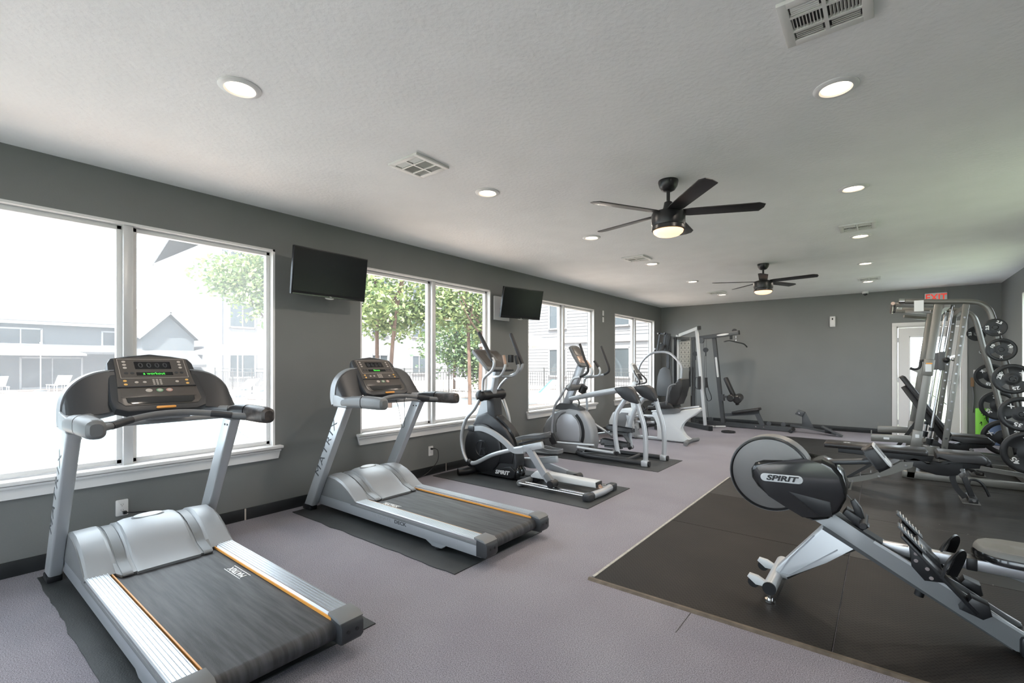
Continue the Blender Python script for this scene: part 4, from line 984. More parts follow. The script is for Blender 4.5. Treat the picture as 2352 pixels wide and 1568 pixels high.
# ---------------------------------------------------------------- silver elliptical trainer with front hooded legs
E2 = thing('elliptical_trainer', 'silver elliptical trainer with round drum and arched rear legs, between third and fourth windows', 'elliptical trainer', (1.1, 6.24, .006))
YC, YN, YF = 6.22, 5.97, 6.50
M_drumcov = mat('blue_grey_drum_cover', (.46, .48, .52), .35, metal=.25)
drum = [(.42, .03), (.20, .06), (.14, .20), (.155, .34), (.22, .475), (.34, .60), (.48, .665), (.64, .69), (.78, .685), (.89, .63), (.98, .52), (1.035, .38), (1.06, .21), (1.04, .12), (.88, .12), (.76, .02)]
obj('drum_housing', MB().prism(drum, YC-.10, YC+.10, 'y', bev=.05, seg=5), M_plas_s, E2)
for s in (-1, 1):
    m = frame((.64, YC+s*.10, .37), (1, 0, 0), (0, 0, 1))
    if s > 0: m = m @ Matrix.Rotation(math.pi, 4, 'X')
    dc = obj('drum_cover', MB().plate([(-.215, .06), (-.19, .14), (-.13, .20), (-.04, .235), (.06, .225), (.14, .16), (.19, .06), (.20, -.06), (.19, -.165), (-.16, -.185), (-.205, -.10)], m, .018, .008), M_drumcov if s < 0 else M_plas_s, E2)
    obj('drum_slot', MB().sweep([m @ Vector(p) for p in ((.13, .225, .004), (.20, .14, .004), (.24, .03, .004), (.245, -.08, .004), (.225, -.17, .004))], [(-.02, -.012), (.02, -.012), (.02, .012), (-.02, .012)], up=(0, 1, 0)), M_black, E2)
    obj('drum_groove', MB().sweep([m @ Vector(p) for p in ((-.05, .255, 0), (-.13, .22, 0), (-.20, .14, 0), (-.225, .05, 0), (-.225, -.06, 0))], [(-.006, -.01), (.006, -.01), (.006, .01), (-.006, .01)], up=(0, 1, 0)), M_plas_g, E2)
obj('lower_housing', MB().prism([(.40, .02), (.40, .17), (.84, .17), (.80, .09), (.76, .02)], YC-.12, YC+.12, 'y', bev=.012), M_plas_s, E2)
obj('drum_collar', MB().loft([[(.34, YC-.09, .655), (.84, YC-.09, .665), (.84, YC+.09, .665), (.34, YC+.09, .655)], [(.45, YC-.06, .75), (.68, YC-.06, .75), (.68, YC+.06, .75), (.45, YC+.06, .75)]]), M_dark, E2)
obj('mast', MB().bar((.545, YC, .72), (.66, YC, .99), .10, .12, up=(1, 0, 0), bev=.02).bar((.65, YC, .98), (.80, YC, 1.32), .10, .115, up=(1, 0, 0), bev=.02), M_silver, E2)
obj('pivot_knuckle', MB().cyl((.70, YC-.22, 1.0), (.70, YC+.22, 1.0), .05, bev=.015), M_plas_g, E2)
obj('bottle_holder', MB().cyl((.80, YC, .92), (.855, YC, 1.02), .055, seg=20), M_black, E2)
obj('brace_hoop', MB().tube([(.70, YC, .83), (.75, YC, .80), (.76, YC, .74), (.72, YC, .69)], .012), M_plas_g, E2)
m = frame((.765, YC, 1.455), (0, 1, 0), (-.52, 0, .854))
con = obj('console', MB().plate([(-.13, .18), (-.06, .20), (.06, .20), (.13, .18), (.15, .02), (.13, -.14), (.09, -.17), (-.09, -.17), (-.13, -.14), (-.15, .02)], m @ Matrix.Translation((0, 0, -.03)), .045, .014), M_plas_g, E2)
obj('console_face', MB().plate(rrect(.22, .15, .02), m @ Matrix.Translation((0, .09, .015)), .004, .001), M_console, con)
obj('console_keypad', MB().plate(rrect(.22, .12, .02), m @ Matrix.Translation((0, -.055, .015)), .004, .001), M_bronze, con)
for s, y in ((-1, YN), (1, YF)):
    g_ = [(.915, 1.64), (.955, 1.53), (.995, 1.42), (1.045, 1.32), (1.045, 1.24), (.99, 1.195), (.92, 1.165)] if s < 0 else [(.98, 1.62), (1.02, 1.52), (1.055, 1.435), (1.105, 1.31), (1.105, 1.235), (1.03, 1.19)]
    t_ = [(.92, 1.165), (.81, 1.135), (.755, 1.05), (.71, 1.0)] if s < 0 else [(1.03, 1.19), (.85, 1.155), (.71, 1.125), (.68, 1.0)]
    obj('moving_handle', MB().tube([(x, y, z) for x, z in g_], .018, 12), M_rub, E2)
    obj('handle_tube', MB().tube([(x, y if i < 2 else y, z) for i, (x, z) in enumerate(t_)], .0175, 12), M_silver2, E2)
    lo = [(.68, 1.0), (.60, .88), (.51, .76), (.47, .66), (.45, .52), (.435, .36), (.45, .25)] if s < 0 else [(.70, 1.0), (.73, .80), (.74, .66), (.72, .45), (.70, .30)]
    obj('lower_arm', MB().oval([(x, y, z) for x, z in lo], .02, .016), M_silver, E2)
    yb = YC+s*.12
    obj('pulse_bar', MB().tube([(.74, YC+s*.04, 1.15), (.90, yb, 1.165), (1.02, yb, 1.18), (1.05, yb, 1.25), (1.02, yb, 1.31)], .015, 12), M_silver2, E2)
    obj('pulse_grip', MB().tube([(1.025, yb, 1.30), (.95, yb, 1.395)], .02, 12, smooth=False), M_rub if s > 0 else M_bronze, E2)
    ex = lo[-1]
    obj('arm_foot', MB().prism([(ex[0]-.05, ex[1]+.06), (ex[0]+.0, ex[1]+.07), (ex[0]+.06, ex[1]-.04), (ex[0]+.10, ex[1]-.08), (ex[0]+.0, ex[1]-.11), (ex[0]-.045, ex[1]-.05)], y-.03, y+.03, 'y', bev=.01), M_dark, E2)
    obj('link_tube', MB().tube([(ex[0]+.03, y, ex[1]-.07), (.80, y, .19 if s < 0 else .26), (1.15, y, .205 if s < 0 else .33)], .017, 12, smooth=False).tube([(.90, y+.04*s, .155), (1.47, y+.04*s, .14)], .022, 12, smooth=False), M_silver2, E2)
    zp = .235 if s < 0 else .385; xp = 1.42 if s < 0 else 1.33; yp = y-s*.09
    pedal = obj('pedal', MB().box((xp, yp, zp-.01), (.37, .14, .02), bev=.008), M_black, E2)
    rim = MB().sweep([(xp+.18, yp-.06, zp+.01), (xp+.2, yp, zp+.01), (xp+.18, yp+.06, zp+.01), (xp-.1, yp+.07, zp+.035), (xp-.19, yp+.05, zp+.04), (xp-.19, yp-.05, zp+.04), (xp-.1, yp-.07, zp+.035)], [(-.006, -.025), (.006, -.025), (.006, .025), (-.006, .025)], closed=True, sub=4)
    obj('pedal_rim', rim, M_dark, pedal)
    obj('pedal_bracket', MB().box((xp-.02, yp, zp-.035), (.26, .05, .04)).bar((1.46, y+.04*s, .14), (xp+.05, yp, zp-.03), .04, .04), M_plas_g, E2)
    # hooded arch with two legs
    hx = 0 if s < 0 else .045
    obj('arch_hood', MB().prism([(1.47+hx, 1.02), (1.58+hx, 1.045), (1.68+hx, 1.05), (1.745+hx, 1.01), (1.785+hx, .93), (1.822+hx, .835), (1.80+hx, .822), (1.70+hx, .84), (1.60+hx, .88), (1.53+hx, .95)], y-.055, y+.055, 'y', bev=.022, seg=3), M_dark, E2)
    fl_ = [(1.63, .90), (1.565, .80), (1.50, .70), (1.472, .58), (1.466, .47), (1.475, .33), (1.51, .13)] if s < 0 else [(1.69, .90), (1.60, .79), (1.525, .69), (1.475, .56), (1.445, .44), (1.44, .30), (1.46, .13)]
    rl_ = [(1.78, .86), (1.83, .70), (1.875, .55), (1.9, .38), (1.905, .22), (1.90, .06)] if s < 0 else [(1.83, .86), (1.875, .70), (1.92, .56), (1.95, .38), (1.955, .22), (1.95, .06)]
    sec = [(.02*math.cos(2*math.pi*i/14), .034*math.sin(2*math.pi*i/14)) for i in range(14)]
    obj('front_leg', MB().sweep([(x, y, z) for x, z in fl_], sec), M_silver2, E2)
    obj('rear_leg', MB().sweep([(x, y, z) for x, z in rl_], sec), M_silver2, E2)
    obj('base_tube', MB().tube([(.80, YC+s*.10, .05), (.90, y-s*.06, .045), (1.1, y, .045), (rl_[-1][0]+.03, y, .045)], .032, 14, sub=4), M_dark, E2)
    obj('base_block', MB().box((rl_[-1][0]-.005, y, .045), (.09, .082, .078), bev=.012), M_silver2, E2)
    obj('end_plug', MB().cyl((rl_[-1][0]+.04, y, .045), (rl_[-1][0]+.06, y, .045), .034), M_black, E2)
    obj('leg_plug', MB().cyl((fl_[-1][0], y-.045, .135), (fl_[-1][0], y+.045, .135), .028), M_black, E2)
obj('top_beam', MB().oval([(.62, YC-.03, .82), (1.0, YC-.10, .905), (1.50, YN+.01, 1.0)], .03, .036, smooth=False).oval([(.62, YC+.03, .82), (1.0, YC+.10, .905), (1.55, YF-.01, 1.0)], .03, .036, smooth=False), M_silver2, E2)
obj('rear_crosstube', MB().cyl((1.60, YN, .045), (1.60, YF, .045), .022), M_dark, E2)
for s in (-1,): obj('body_link', MB().tube([(.82, YC+.16, .50), (1.19, YF-.07, .30)], .018, 12, smooth=False), M_silver2, E2)

# ---------------------------------------------------------------- recumbent bike
B = thing('recumbent_bike', 'white and grey recumbent exercise bike in front of the multi gym', 'exercise bike', (1.2, 8.22, 0))
YC = 8.20
obj('front_housing', MB().prism([(.30, .12), (.295, .28), (.37, .44), (.46, .50), (.56, .525), (.72, .55), (.80, .50), (.76, .32), (.78, .15), (.83, .03), (.34, .05)], YC-.10, YC+.10, 'y', bev=.045, seg=4), M_plas_w, B)
obj('housing_panel', MB().prism([(.42, .20), (.45, .38), (.56, .46), (.70, .46), (.66, .30), (.62, .15)], YC-.106, YC-.095, 'y', bev=.004), M_plas_g, B)
obj('front_fin', MB().prism([(.66, .42), (.76, .40), (.77, .22), (.84, .02), (.78, .03), (.70, .16)], YC-.13, YC+.13, 'y', bev=.02), M_plas_s, B)
obj('mast', MB().bar((.80, YC, .42), (.72, YC, .97), .09, .12, up=(1, 0, 0), bev=.02), M_plas_w, B)
obj('mast_neck', MB().bar((.74, YC, .90), (.80, YC, 1.02), .07, .09, up=(1, 0, 0), bev=.02), M_plas_w, B)
m = frame((.815, YC, 1.19), (0, 1, 0), (-.45, 0, .89))
con = obj('console', MB().plate([(-.09, .18), (0, .20), (.09, .18), (.105, .05), (.09, -.12), (.06, -.19), (-.06, -.19), (-.09, -.12), (-.105, .05)], m @ Matrix.Translation((0, 0, -.03)), .05, .015), M_plas_w, B)
obj('console_face', MB().plate(rrect(.15, .17, .02), m @ Matrix.Translation((0, .07, .02)), .004, .001), M_plas_g, con)
obj('lower_screen', MB().plate(rrect(.13, .12, .02), m @ Matrix.Translation((0, -.09, .02)), .004, .001), M_dark, con)
for s in (-1, 1):
    obj('handlebar', MB().tube([(.78, YC+s*.07, 1.27), (.84, YC+s*.12, 1.17), (.92, YC+s*.155, 1.08), (.93, YC+s*.14, 1.01), (.86, YC+s*.08, .985), (.80, YC, .98)], .0135, 10), M_dark, B)
    yy = YC+s*.26
    obj('seat_handle', MB().tube([(1.42, YC+s*.14, .62), (1.46, yy, .70), (1.48, yy, .85), (1.50, yy, .95), (1.56, yy, 1.0), (1.62, yy, 1.01)], .013, 10), M_plas_g, B)
obj('seat_back', MB().prism([(1.44, .66), (1.46, .76), (1.50, .88), (1.57, 1.01), (1.62, 1.09), (1.66, 1.105), (1.70, 1.09), (1.705, .95), (1.66, .80), (1.61, .66), (1.55, .64)], YC-.20, YC+.20, 'y', bev=.04, seg=4), M_vinyl, B)
obj('seat_cushion', MB().prism([(1.20, .60), (1.20, .64), (1.30, .68), (1.42, .70), (1.52, .68), (1.56, .60), (1.40, .575)], YC-.21, YC+.21, 'y', bev=.03, seg=3), M_vinyl, B)
obj('seat_carriage', MB().prism([(1.26, .47), (1.25, .56), (1.56, .60), (1.66, .58), (1.62, .52), (1.52, .49)], YC-.10, YC+.10, 'y', bev=.012), M_plas_g, B)
sh = [(1.125, .475), (1.15, .505), (1.215, .50), (1.30, .47), (1.60, .55), (1.93, .62), (1.958, .60), (1.955, .57), (1.85, .475), (1.74, .41), (1.645, .335), (1.61, .25), (1.63, .19), (1.70, .13), (1.79, .075), (1.74, .03), (1.66, .012), (1.215, .024), (1.23, .12), (1.245, .23), (1.235, .31), (1.15, .40)]
obj('rear_shell', MB().prism(sh, YC-.07, YC+.07, 'y', bev=.022, seg=4), M_plas_w, B)
obj('seat_rail', MB().bar((1.10, YC, .50), (1.93, YC, .635), .06, .035, bev=.006), M_alum, B)
obj('boom', MB().cyl((.78, YC, .40), (1.15, YC, .42), .03).cyl((.80, YC, .30), (1.15, YC, .31), .025), M_silver2, B)
obj('floor_beam', MB().bar((.60, YC, .035), (1.72, YC, .03), .08, .05, bev=.01), M_silver2, B)
obj('rear_stabiliser', MB().tube([(1.80, YC-.33, .035), (1.76, YC-.12, .04), (1.76, YC+.12, .04), (1.80, YC+.33, .035)], .034, 12), M_plas_g, B)
obj('front_stabiliser', MB().cyl((.45, YC-.28, .035), (.45, YC+.28, .035), .034, bev=.01), M_plas_g, B)
for s, (px, pz) in ((-1, (1.06, .26)), (1, (.90, .50))):
    obj('crank_arm', MB().bar((.98, YC+s*.11, .37), (px, YC+s*.12, pz), .02, .035, bev=.005), M_dark, B)
    pe = obj('pedal', MB().box((px, YC+s*.19, pz), (.11, .10, .03), rot=(0, -40, 0), bev=.006), M_black, B)
    obj('pedal_strap', MB().tube([(px-.03, YC+s*.14, pz), (px-.04, YC+s*.17, pz+.07), (px-.04, YC+s*.21, pz+.07), (px-.03, YC+s*.24, pz)], .008, 6), M_dark, pe)
obj('crank_hub', MB().cyl((.98, YC-.13, .37), (.98, YC+.13, .37), .05), M_dark, B)
obj('crank_post', MB().bar((.98, YC, .37), (1.0, YC, .06), .05, .05, up=(1, 0, 0)), M_dark, B)

# ---------------------------------------------------------------- corner multi gym
M_beige = mat('beige_grey_shroud', (.30, .30, .28), .4, metal=.3)
M_chart = mat('chart_paper', (.50, .49, .44), .6)
M_cable = mat('steel_cable', (.10, .10, .10), .4, metal=.5)
G_ = thing('multi_gym', 'corner multi gym with weight tower, press arch and padded back rest', 'multi gym', (1.0, 10.4, 0))
obj('base_beam', MB().bar((.60, 10.75, .05), (1.62, 9.97, .05), .07, .09), M_gunmetal, G_)
obj('beam_plug', MB().bar((1.605, 9.98, .05), (1.63, 9.96, .05), .075, .095), M_black, G_)
obj('base_beam', MB().bar((.30, 9.55, .05), (.62, 10.75, .05), .07, .09).bar((.45, 10.72, .05), (1.15, 10.72, .05), .07, .09), M_gunmetal, G_)
obj('tower_upright', MB().bar((.66, 10.34, .02), (.66, 10.34, 1.96), .06, .06), M_gunmetal, G_)
obj('tower_upright', MB().bar((.76, 10.40, .02), (.76, 10.40, 1.93), .05, .05), M_black, G_)
obj('tower_upright', MB().bar((1.06, 10.68, .02), (1.06, 10.68, 1.92), .07, .06), M_gunmetal, G_)
ws = MB()
for k in range(11): ws.box((.90, 10.78, .12+k*.05), (.2, .2, .045), bev=.004)
stack = obj('weight_stack', ws, M_iron, G_, flat=True)
obj('guide_rod', MB().cyl((.84, 10.78, .06), (.84, 10.78, 1.88), .012), M_chrome, G_)
obj('guide_rod', MB().cyl((.96, 10.78, .06), (.96, 10.78, 1.88), .012), M_chrome, G_)
sh = MB().prism([(.775, .10), (1.02, .06), (1.02, 1.93), (.775, 1.98)], 10.60, 10.635, 'y', bev=.008)
shroud = obj('shroud_panel', sh, M_beige, G_)
obj('shroud_edge', MB().prism([(.70, .12), (.772, .10), (.772, 1.98), (.70, 2.0)], 10.585, 10.63, 'y', bev=.02, seg=3), M_plas_w, G_)
ch = obj('exercise_chart', MB().box((.90, 10.597, 1.555), (.235, .006, .60)), M_beige, shroud, flat=True)
b = MB(); c2 = MB()
for r_ in range(6):
    for k in range(3):
        b.box((.825+k*.077, 10.593, 1.80-r_*.098), (.069, .004, .085)); x0 = .825+k*.077; z0 = 1.80-r_*.098
        c2.ball((x0, 10.589, z0+.02), (.007, .003, .008), 8, 6).bar((x0-.012, 10.590, z0-.022), (x0+.006, 10.590, z0+.012), .003, .008).bar((x0+.016, 10.590, z0-.02), (x0, 10.590, z0+.008), .003, .007).box((x0-.018, 10.590, z0+.004), (.012, .003, .004))
o = obj('chart_picture', b, M_chart, ch, flat=True) if False else obj('chart_pictures', b, M_chart, shroud, flat=True); o['kind'] = 'stuff'
o = obj('chart_figures', c2, M_gunmetal, shroud, flat=True); o['kind'] = 'stuff'
hd = obj('chart_heading', MB().box((.87, 10.594, 1.873), (.12, .004, .016)), M_gunmetal, shroud, flat=True)
# top works
obj('top_beam', MB().bar((.78, 10.62, 1.985), (1.375, 10.0, 2.085), .06, .07, bev=.008), M_plas_w, G_)
obj('beam_plug', MB().bar((1.37, 10.005, 2.084), (1.40, 9.975, 2.089), .064, .075), M_black, G_)
obj('cable_column', MB().bar((1.335, 10.0, 2.05), (1.50, 10.02, .10), .045, .06, up=(1, 0, 0), bev=.008), M_plas_w, G_)
obj('top_crossbar', MB().bar((.56, 10.30, 1.93), (1.06, 10.68, 1.90), .06, .06), M_gunmetal, G_)
obj('pivot_tower', MB().bar((.56, 10.28, 1.60), (.63, 10.28, 2.02), .14, .03, up=(0, 1, 0)).bar((.42, 10.20, 1.62), (.49, 10.20, 2.04), .03, .03).bar((.56, 10.20, 1.62), (.62, 10.20, 2.04), .03, .03).bar((.45, 10.2, 2.02), (.65, 10.2, 2.0), .03, .03), M_gunmetal, G_)
for x, z in ((.455, 2.02), (.385, 1.68), (.60, 2.02), (.52, 1.80)): obj('pivot_bolt', MB().cyl((x, 10.16, z), (x, 10.24, z), .018, seg=12), M_chrome, G_)
obj('pulley', MB().cyl((.54, 10.18, 1.74), (.54, 10.22, 1.74), .06), M_black, G_)
# press arch
arch = [(.12, 9.90, 1.00), (.13, 9.90, 1.25), (.22, 9.90, 1.42), (.36, 9.92, 1.55), (.50, 9.95, 1.60), (.70, 9.95, 1.60), (.84, 9.93, 1.55), (.98, 9.90, 1.42), (1.055, 9.9, 1.31), (1.065, 9.9, 1.18), (1.05, 9.9, 1.0)]
obj('press_arch', MB().tube(arch, .024, 14), M_silver, G_)
obj('arch_hanger', MB().bar((.58, 9.95, 1.60), (.56, 10.2, 1.74), .07, .06, bev=.01), M_gunmetal, G_)
for x in (.12, 1.05): obj('press_grip', MB().cyl((x, 9.9, 1.02), (x-.01, 9.75, .88), .02), M_rub, G_)
obj('back_pad', MB().plate([(-.155, -.30), (.155, -.30), (.165, -.10), (.155, .12), (.11, .27), (.04, .32), (-.04, .32), (-.11, .27), (-.155, .12), (-.165, -.10)], frame((.685, 9.98, .955), (1, 0, 0), (0, .10, 1)) @ Matrix.Translation((0, 0, -.0)), .055, .02), M_vinylg, G_)
obj('pad_post', MB().bar((.685, 10.08, .1), (.67, 10.22, 1.65), .06, .06, up=(1, 0, 0)), M_gunmetal, G_)
obj('seat_pad', MB().box((.69, 9.78, .50), (.34, .36, .06), bev=.02), M_vinylg, G_)
obj('seat_post', MB().bar((.69, 9.8, .06), (.69, 9.8, .47), .06, .06, up=(1, 0, 0)).bar((.69, 9.45, .05), (.69, 10.7, .05), .07, .07), M_gunmetal, G_)
obj('leg_lever', MB().bar((.69, 9.58, .45), (.69, 9.48, .15), .05, .05, up=(1, 0, 0)), M_gunmetal, G_)
for z in (.43, .17): obj('leg_roller', MB().cyl((.50, 9.50, z), (.88, 9.50, z), .05, bev=.01), M_vinyl, G_)
obj('adjust_lever', MB().tube([(1.02, 10.57, 1.10), (1.02, 10.55, 1.14), (1.03, 10.54, 1.22), (1.02, 10.55, 1.28)], .018).box((1.02, 10.56, 1.02), (.03, .04, .34)), M_black, G_)
# pulldown half along the end wall
def YB(x, z, y=10.85): return (x, y, z)
obj('long_base_beam', MB().bar((1.0, 10.98, .055), (2.93, 10.78, .055), .07, .085), M_gunmetal, G_)
for x in (2.28, 2.43): obj('beam_bolt', MB().cyl((x, 10.80-(x-2.4)*.1, .055), (x, 10.79-(x-2.4)*.1, .055), .012, seg=10), M_chrome, G_)
for x in (2.52, 2.78): obj('base_pulley', MB().cyl((x, 10.82, .138), (x, 10.80, .138), .042, seg=20).cyl((x, 10.80, .138), (x, 10.79, .138), .012, seg=10), M_gunmetal, G_)
obj('base_pulley', MB().cyl((1.38, 10.86, .138), (1.38, 10.84, .138), .05), M_gunmetal, G_)
obj('pulldown_post', MB().bar((1.635, 10.86, .08), (1.445, 10.86, 1.93), .075, .08, up=(0, 1, 0)), M_gunmetal, G_)
obj('post_decal', MB().plate(rrect(.042, .44, .02), frame((1.513, 10.8215, 1.28), (1, 0, .103), (-.103, 0, 1)), .002), M_plas_w, G_)
obj('pulldown_boom', MB().bar((.98, 10.85, 1.905), (1.95, 10.82, 2.01), .075, .085, bev=.005), M_gunmetal, G_)
obj('boom_plug', MB().bar((1.945, 10.82, 2.009), (1.965, 10.82, 2.011), .08, .09), M_black, G_)
obj('boom_decal', MB().plate(ell(.125, .020, 20), frame((1.64, 10.788, 1.977), (1, -.03, .106), (-.106, 0, 1)), .002), M_plas_w, G_)
obj('boom_pulley', MB().cyl((1.87, 10.80, 2.045), (1.87, 10.84, 2.045), .05).box((1.80, 10.82, 1.92), (.045, .05, .10)), M_black, G_)
obj('pulley', MB().cyl((1.30, 10.44, 1.845), (1.30, 10.40, 1.845), .06), M_gunmetal, G_)
for x, y, z in ((1.20, 10.35, 1.565), (1.385, 10.45, 1.645)):
    obj('pulley', MB().cyl((x, y-.018, z), (x, y+.018, z), .05).bar((x, y, z-.03), (x+.003, y, z-.13), .02, .02, up=(1, 0, 0)), M_black, G_)
for p in ([(1.20, 10.35, 1.46), (1.25, 10.3, .2)], [(1.40, 10.45, 1.9), (1.405, 10.45, 1.645)], [(1.35, 10.45, 1.85), (1.34, 10.45, 1.645)], [(1.388, 10.45, 1.53), (1.40, 10.45, 1.06)], [(1.40, 10.45, .6), (1.44, 10.5, .12)], [(1.36, 10.45, 1.53), (1.33, 10.5, .12)]):
    obj('cable', MB().cyl(p[0], p[1], .004, seg=6), M_cable, G_)
obj('seat_beam', MB().bar((1.67, 10.84, .255), (2.33, 10.82, .335), .05, .06), M_gunmetal, G_)
obj('bench_seat', MB().bar((1.84, 10.82, .315), (2.36, 10.80, .425), .24, .055, bev=.015), M_vinyl, G_)
obj('seat_bracket', MB().prism([(1.80, .26), (2.34, .33), (2.345, .39), (2.20, .385)], 10.79, 10.84, 'y'), M_black, G_)
obj('seat_leg', MB().bar((2.30, 10.82, .33), (2.40, 10.82, .09), .05, .085, up=(1, 0, 0)), M_gunmetal, G_)
obj('post_collar', MB().bar((1.56, 10.85, .63), (1.80, 10.85, .655), .05, .045).box((1.60, 10.85, .62), (.11, .09, .14), rot=(0, -6, 0)), M_gunmetal, G_)
obj('thigh_pad', MB().bar((1.69, 10.80, 1.06), (1.87, 10.80, .64), .14, .085, up=(1, 0, 0), bev=.03), M_vinyl, G_)
obj('roller_pad', MB().cyl((1.83, 10.62, .63), (1.83, 10.98, .63), .075, bev=.02), M_vinyl, G_)
obj('roller_pad', MB().cyl((1.95, 10.66, .60), (1.93, 10.98, .64), .085, bev=.02).bar((1.92, 10.8, .65), (1.93, 10.8, .48), .12, .06, up=(1, 0, 0), bev=.02), M_vinyl, G_)
obj('end_foot', MB().cyl((2.93, 10.62, .035), (2.93, 11.0, .035), .035, bev=.01), M_black, G_)
# low row foot rest extension
F_ = thing('foot_plate_frame', 'low dark steel foot plate frame by the end wall skirting', 'exercise machine part', (3.2, 10.85, 0))
obj('floor_bar', MB().bar((2.90, 10.84, .13), (3.24, 10.80, .10), .05, .04).bar((3.22, 10.80, .10), (3.66, 10.78, .03), .05, .04), M_gunmetal, F_)
obj('bracket_plate', MB().prism([(3.10, .34), (3.15, .42), (3.30, .11), (3.17, .085), (3.10, .12)], 10.80, 10.82, 'y', bev=.003), M_gunmetal, F_)
obj('tilted_plate', MB().prism([(2.985, .365), (3.045, .455), (3.155, .415), (3.105, .32)], 10.74, 10.80, 'y', bev=.006), M_gunmetal, F_)
obj('plate_bolt', MB().cyl((3.06, 10.738, .39), (3.06, 10.73, .39), .012, seg=10), M_chrome, F_)
for s, y in ((0, 10.70), ): obj('foot_tread', MB().bar((3.44, 10.66, .17), (3.76, 10.64, .015), .13, .025, bev=.004), M_gunmetal, F_)
obj('hinge_block', MB().box((3.53, 10.76, .08), (.10, .12, .08), bev=.01), M_black, F_)
# attachments hanging on the machine
bar_ = MB().tube([(1.781, 10.35, 1.808), (1.844, 10.5, 1.832), (1.917, 10.82, 1.807), (1.99, 11.08, 1.78), (2.026, 11.22, 1.716)], .013, 10, sub=5)
LB = thing('pulldown_bar', 'black angled pulldown bar hanging from the gym boom', 'bar', (1.9, 10.8, 1.8))
obj('bar', bar_, M_gunmetal, LB)
ch = MB()
for k in range(5): ch.box((1.898, 10.82, 1.955-k*.036), (.016 if k % 2 else .006, .006 if k % 2 else .016, .034), bev=.002)
obj('chain', ch, M_chrome, LB)
def strap(p, label, s=1.):
    t = thing('cable_handle', label, 'handle', p, 'black cable handles on the multi gym')
    x, y, z = p
    obj('webbing', MB().sweep([(x-.01, y, z+.10), (x-.07, y, z+.085), (x-.085, y, z-.06), (x-.05, y, z-.13), (x+.03, y, z-.14)], [(-.012, -.005), (.012, -.005), (.012, .005), (-.012, .005)]), M_black, t)
    obj('grip', MB().cyl((x+.015, y-.055, z+.105), (x+.015, y-.055, z-.14), .032, bev=.006).box((x+.02, y-.05, z), (.05, .05, .25), bev=.01), M_rub, t)
    return t
strap((1.40, 9.945, .975), 'black grip handle strapped on the white cable column')
t = thing('cable_handle', 'black webbing loop handle hanging behind the white cable column', 'handle', (1.42, 10.43, .8), 'black cable handles on the multi gym')
obj('webbing', MB().sweep([(1.405, 10.43, 1.05), (1.38, 10.43, .80), (1.43, 10.43, .58), (1.50, 10.43, .60), (1.50, 10.43, .68), (1.44, 10.43, .85), (1.415, 10.43, 1.05)], [(-.012, -.005), (.012, -.005), (.012, .005), (-.012, .005)]), M_black, t)
obj('grip', MB().cyl((1.405, 10.41, 1.06), (1.41, 10.41, .85), .026), M_rub, t)
t = thing('rowing_bar', 'short silver bar lying on floor beside the gym base', 'bar', (1.8, 10.55, .03))
obj('bar', MB().cyl((1.474, 10.445, 0.03), (1.73, 10.646, 0.03), .016), M_plas_w, t)
obj('collar', MB().cyl((1.54, 10.48, 0.03), (1.568, 10.501, 0.03), .024), M_chrome, t)
single('weight_plate', MB().lathe([(.02, .0), (.118, 0), (.13, .006), (.13, .024), (.118, .03), (.10, .022), (.05, .022), (.04, .03), (.02, .03), (.02, 0)], (1.95, 9.97, .001), 36), M_iron, 'small black weight plate lying flat on carpet by the multi gym', 'weight plate', (1.95, 9.97, 0))

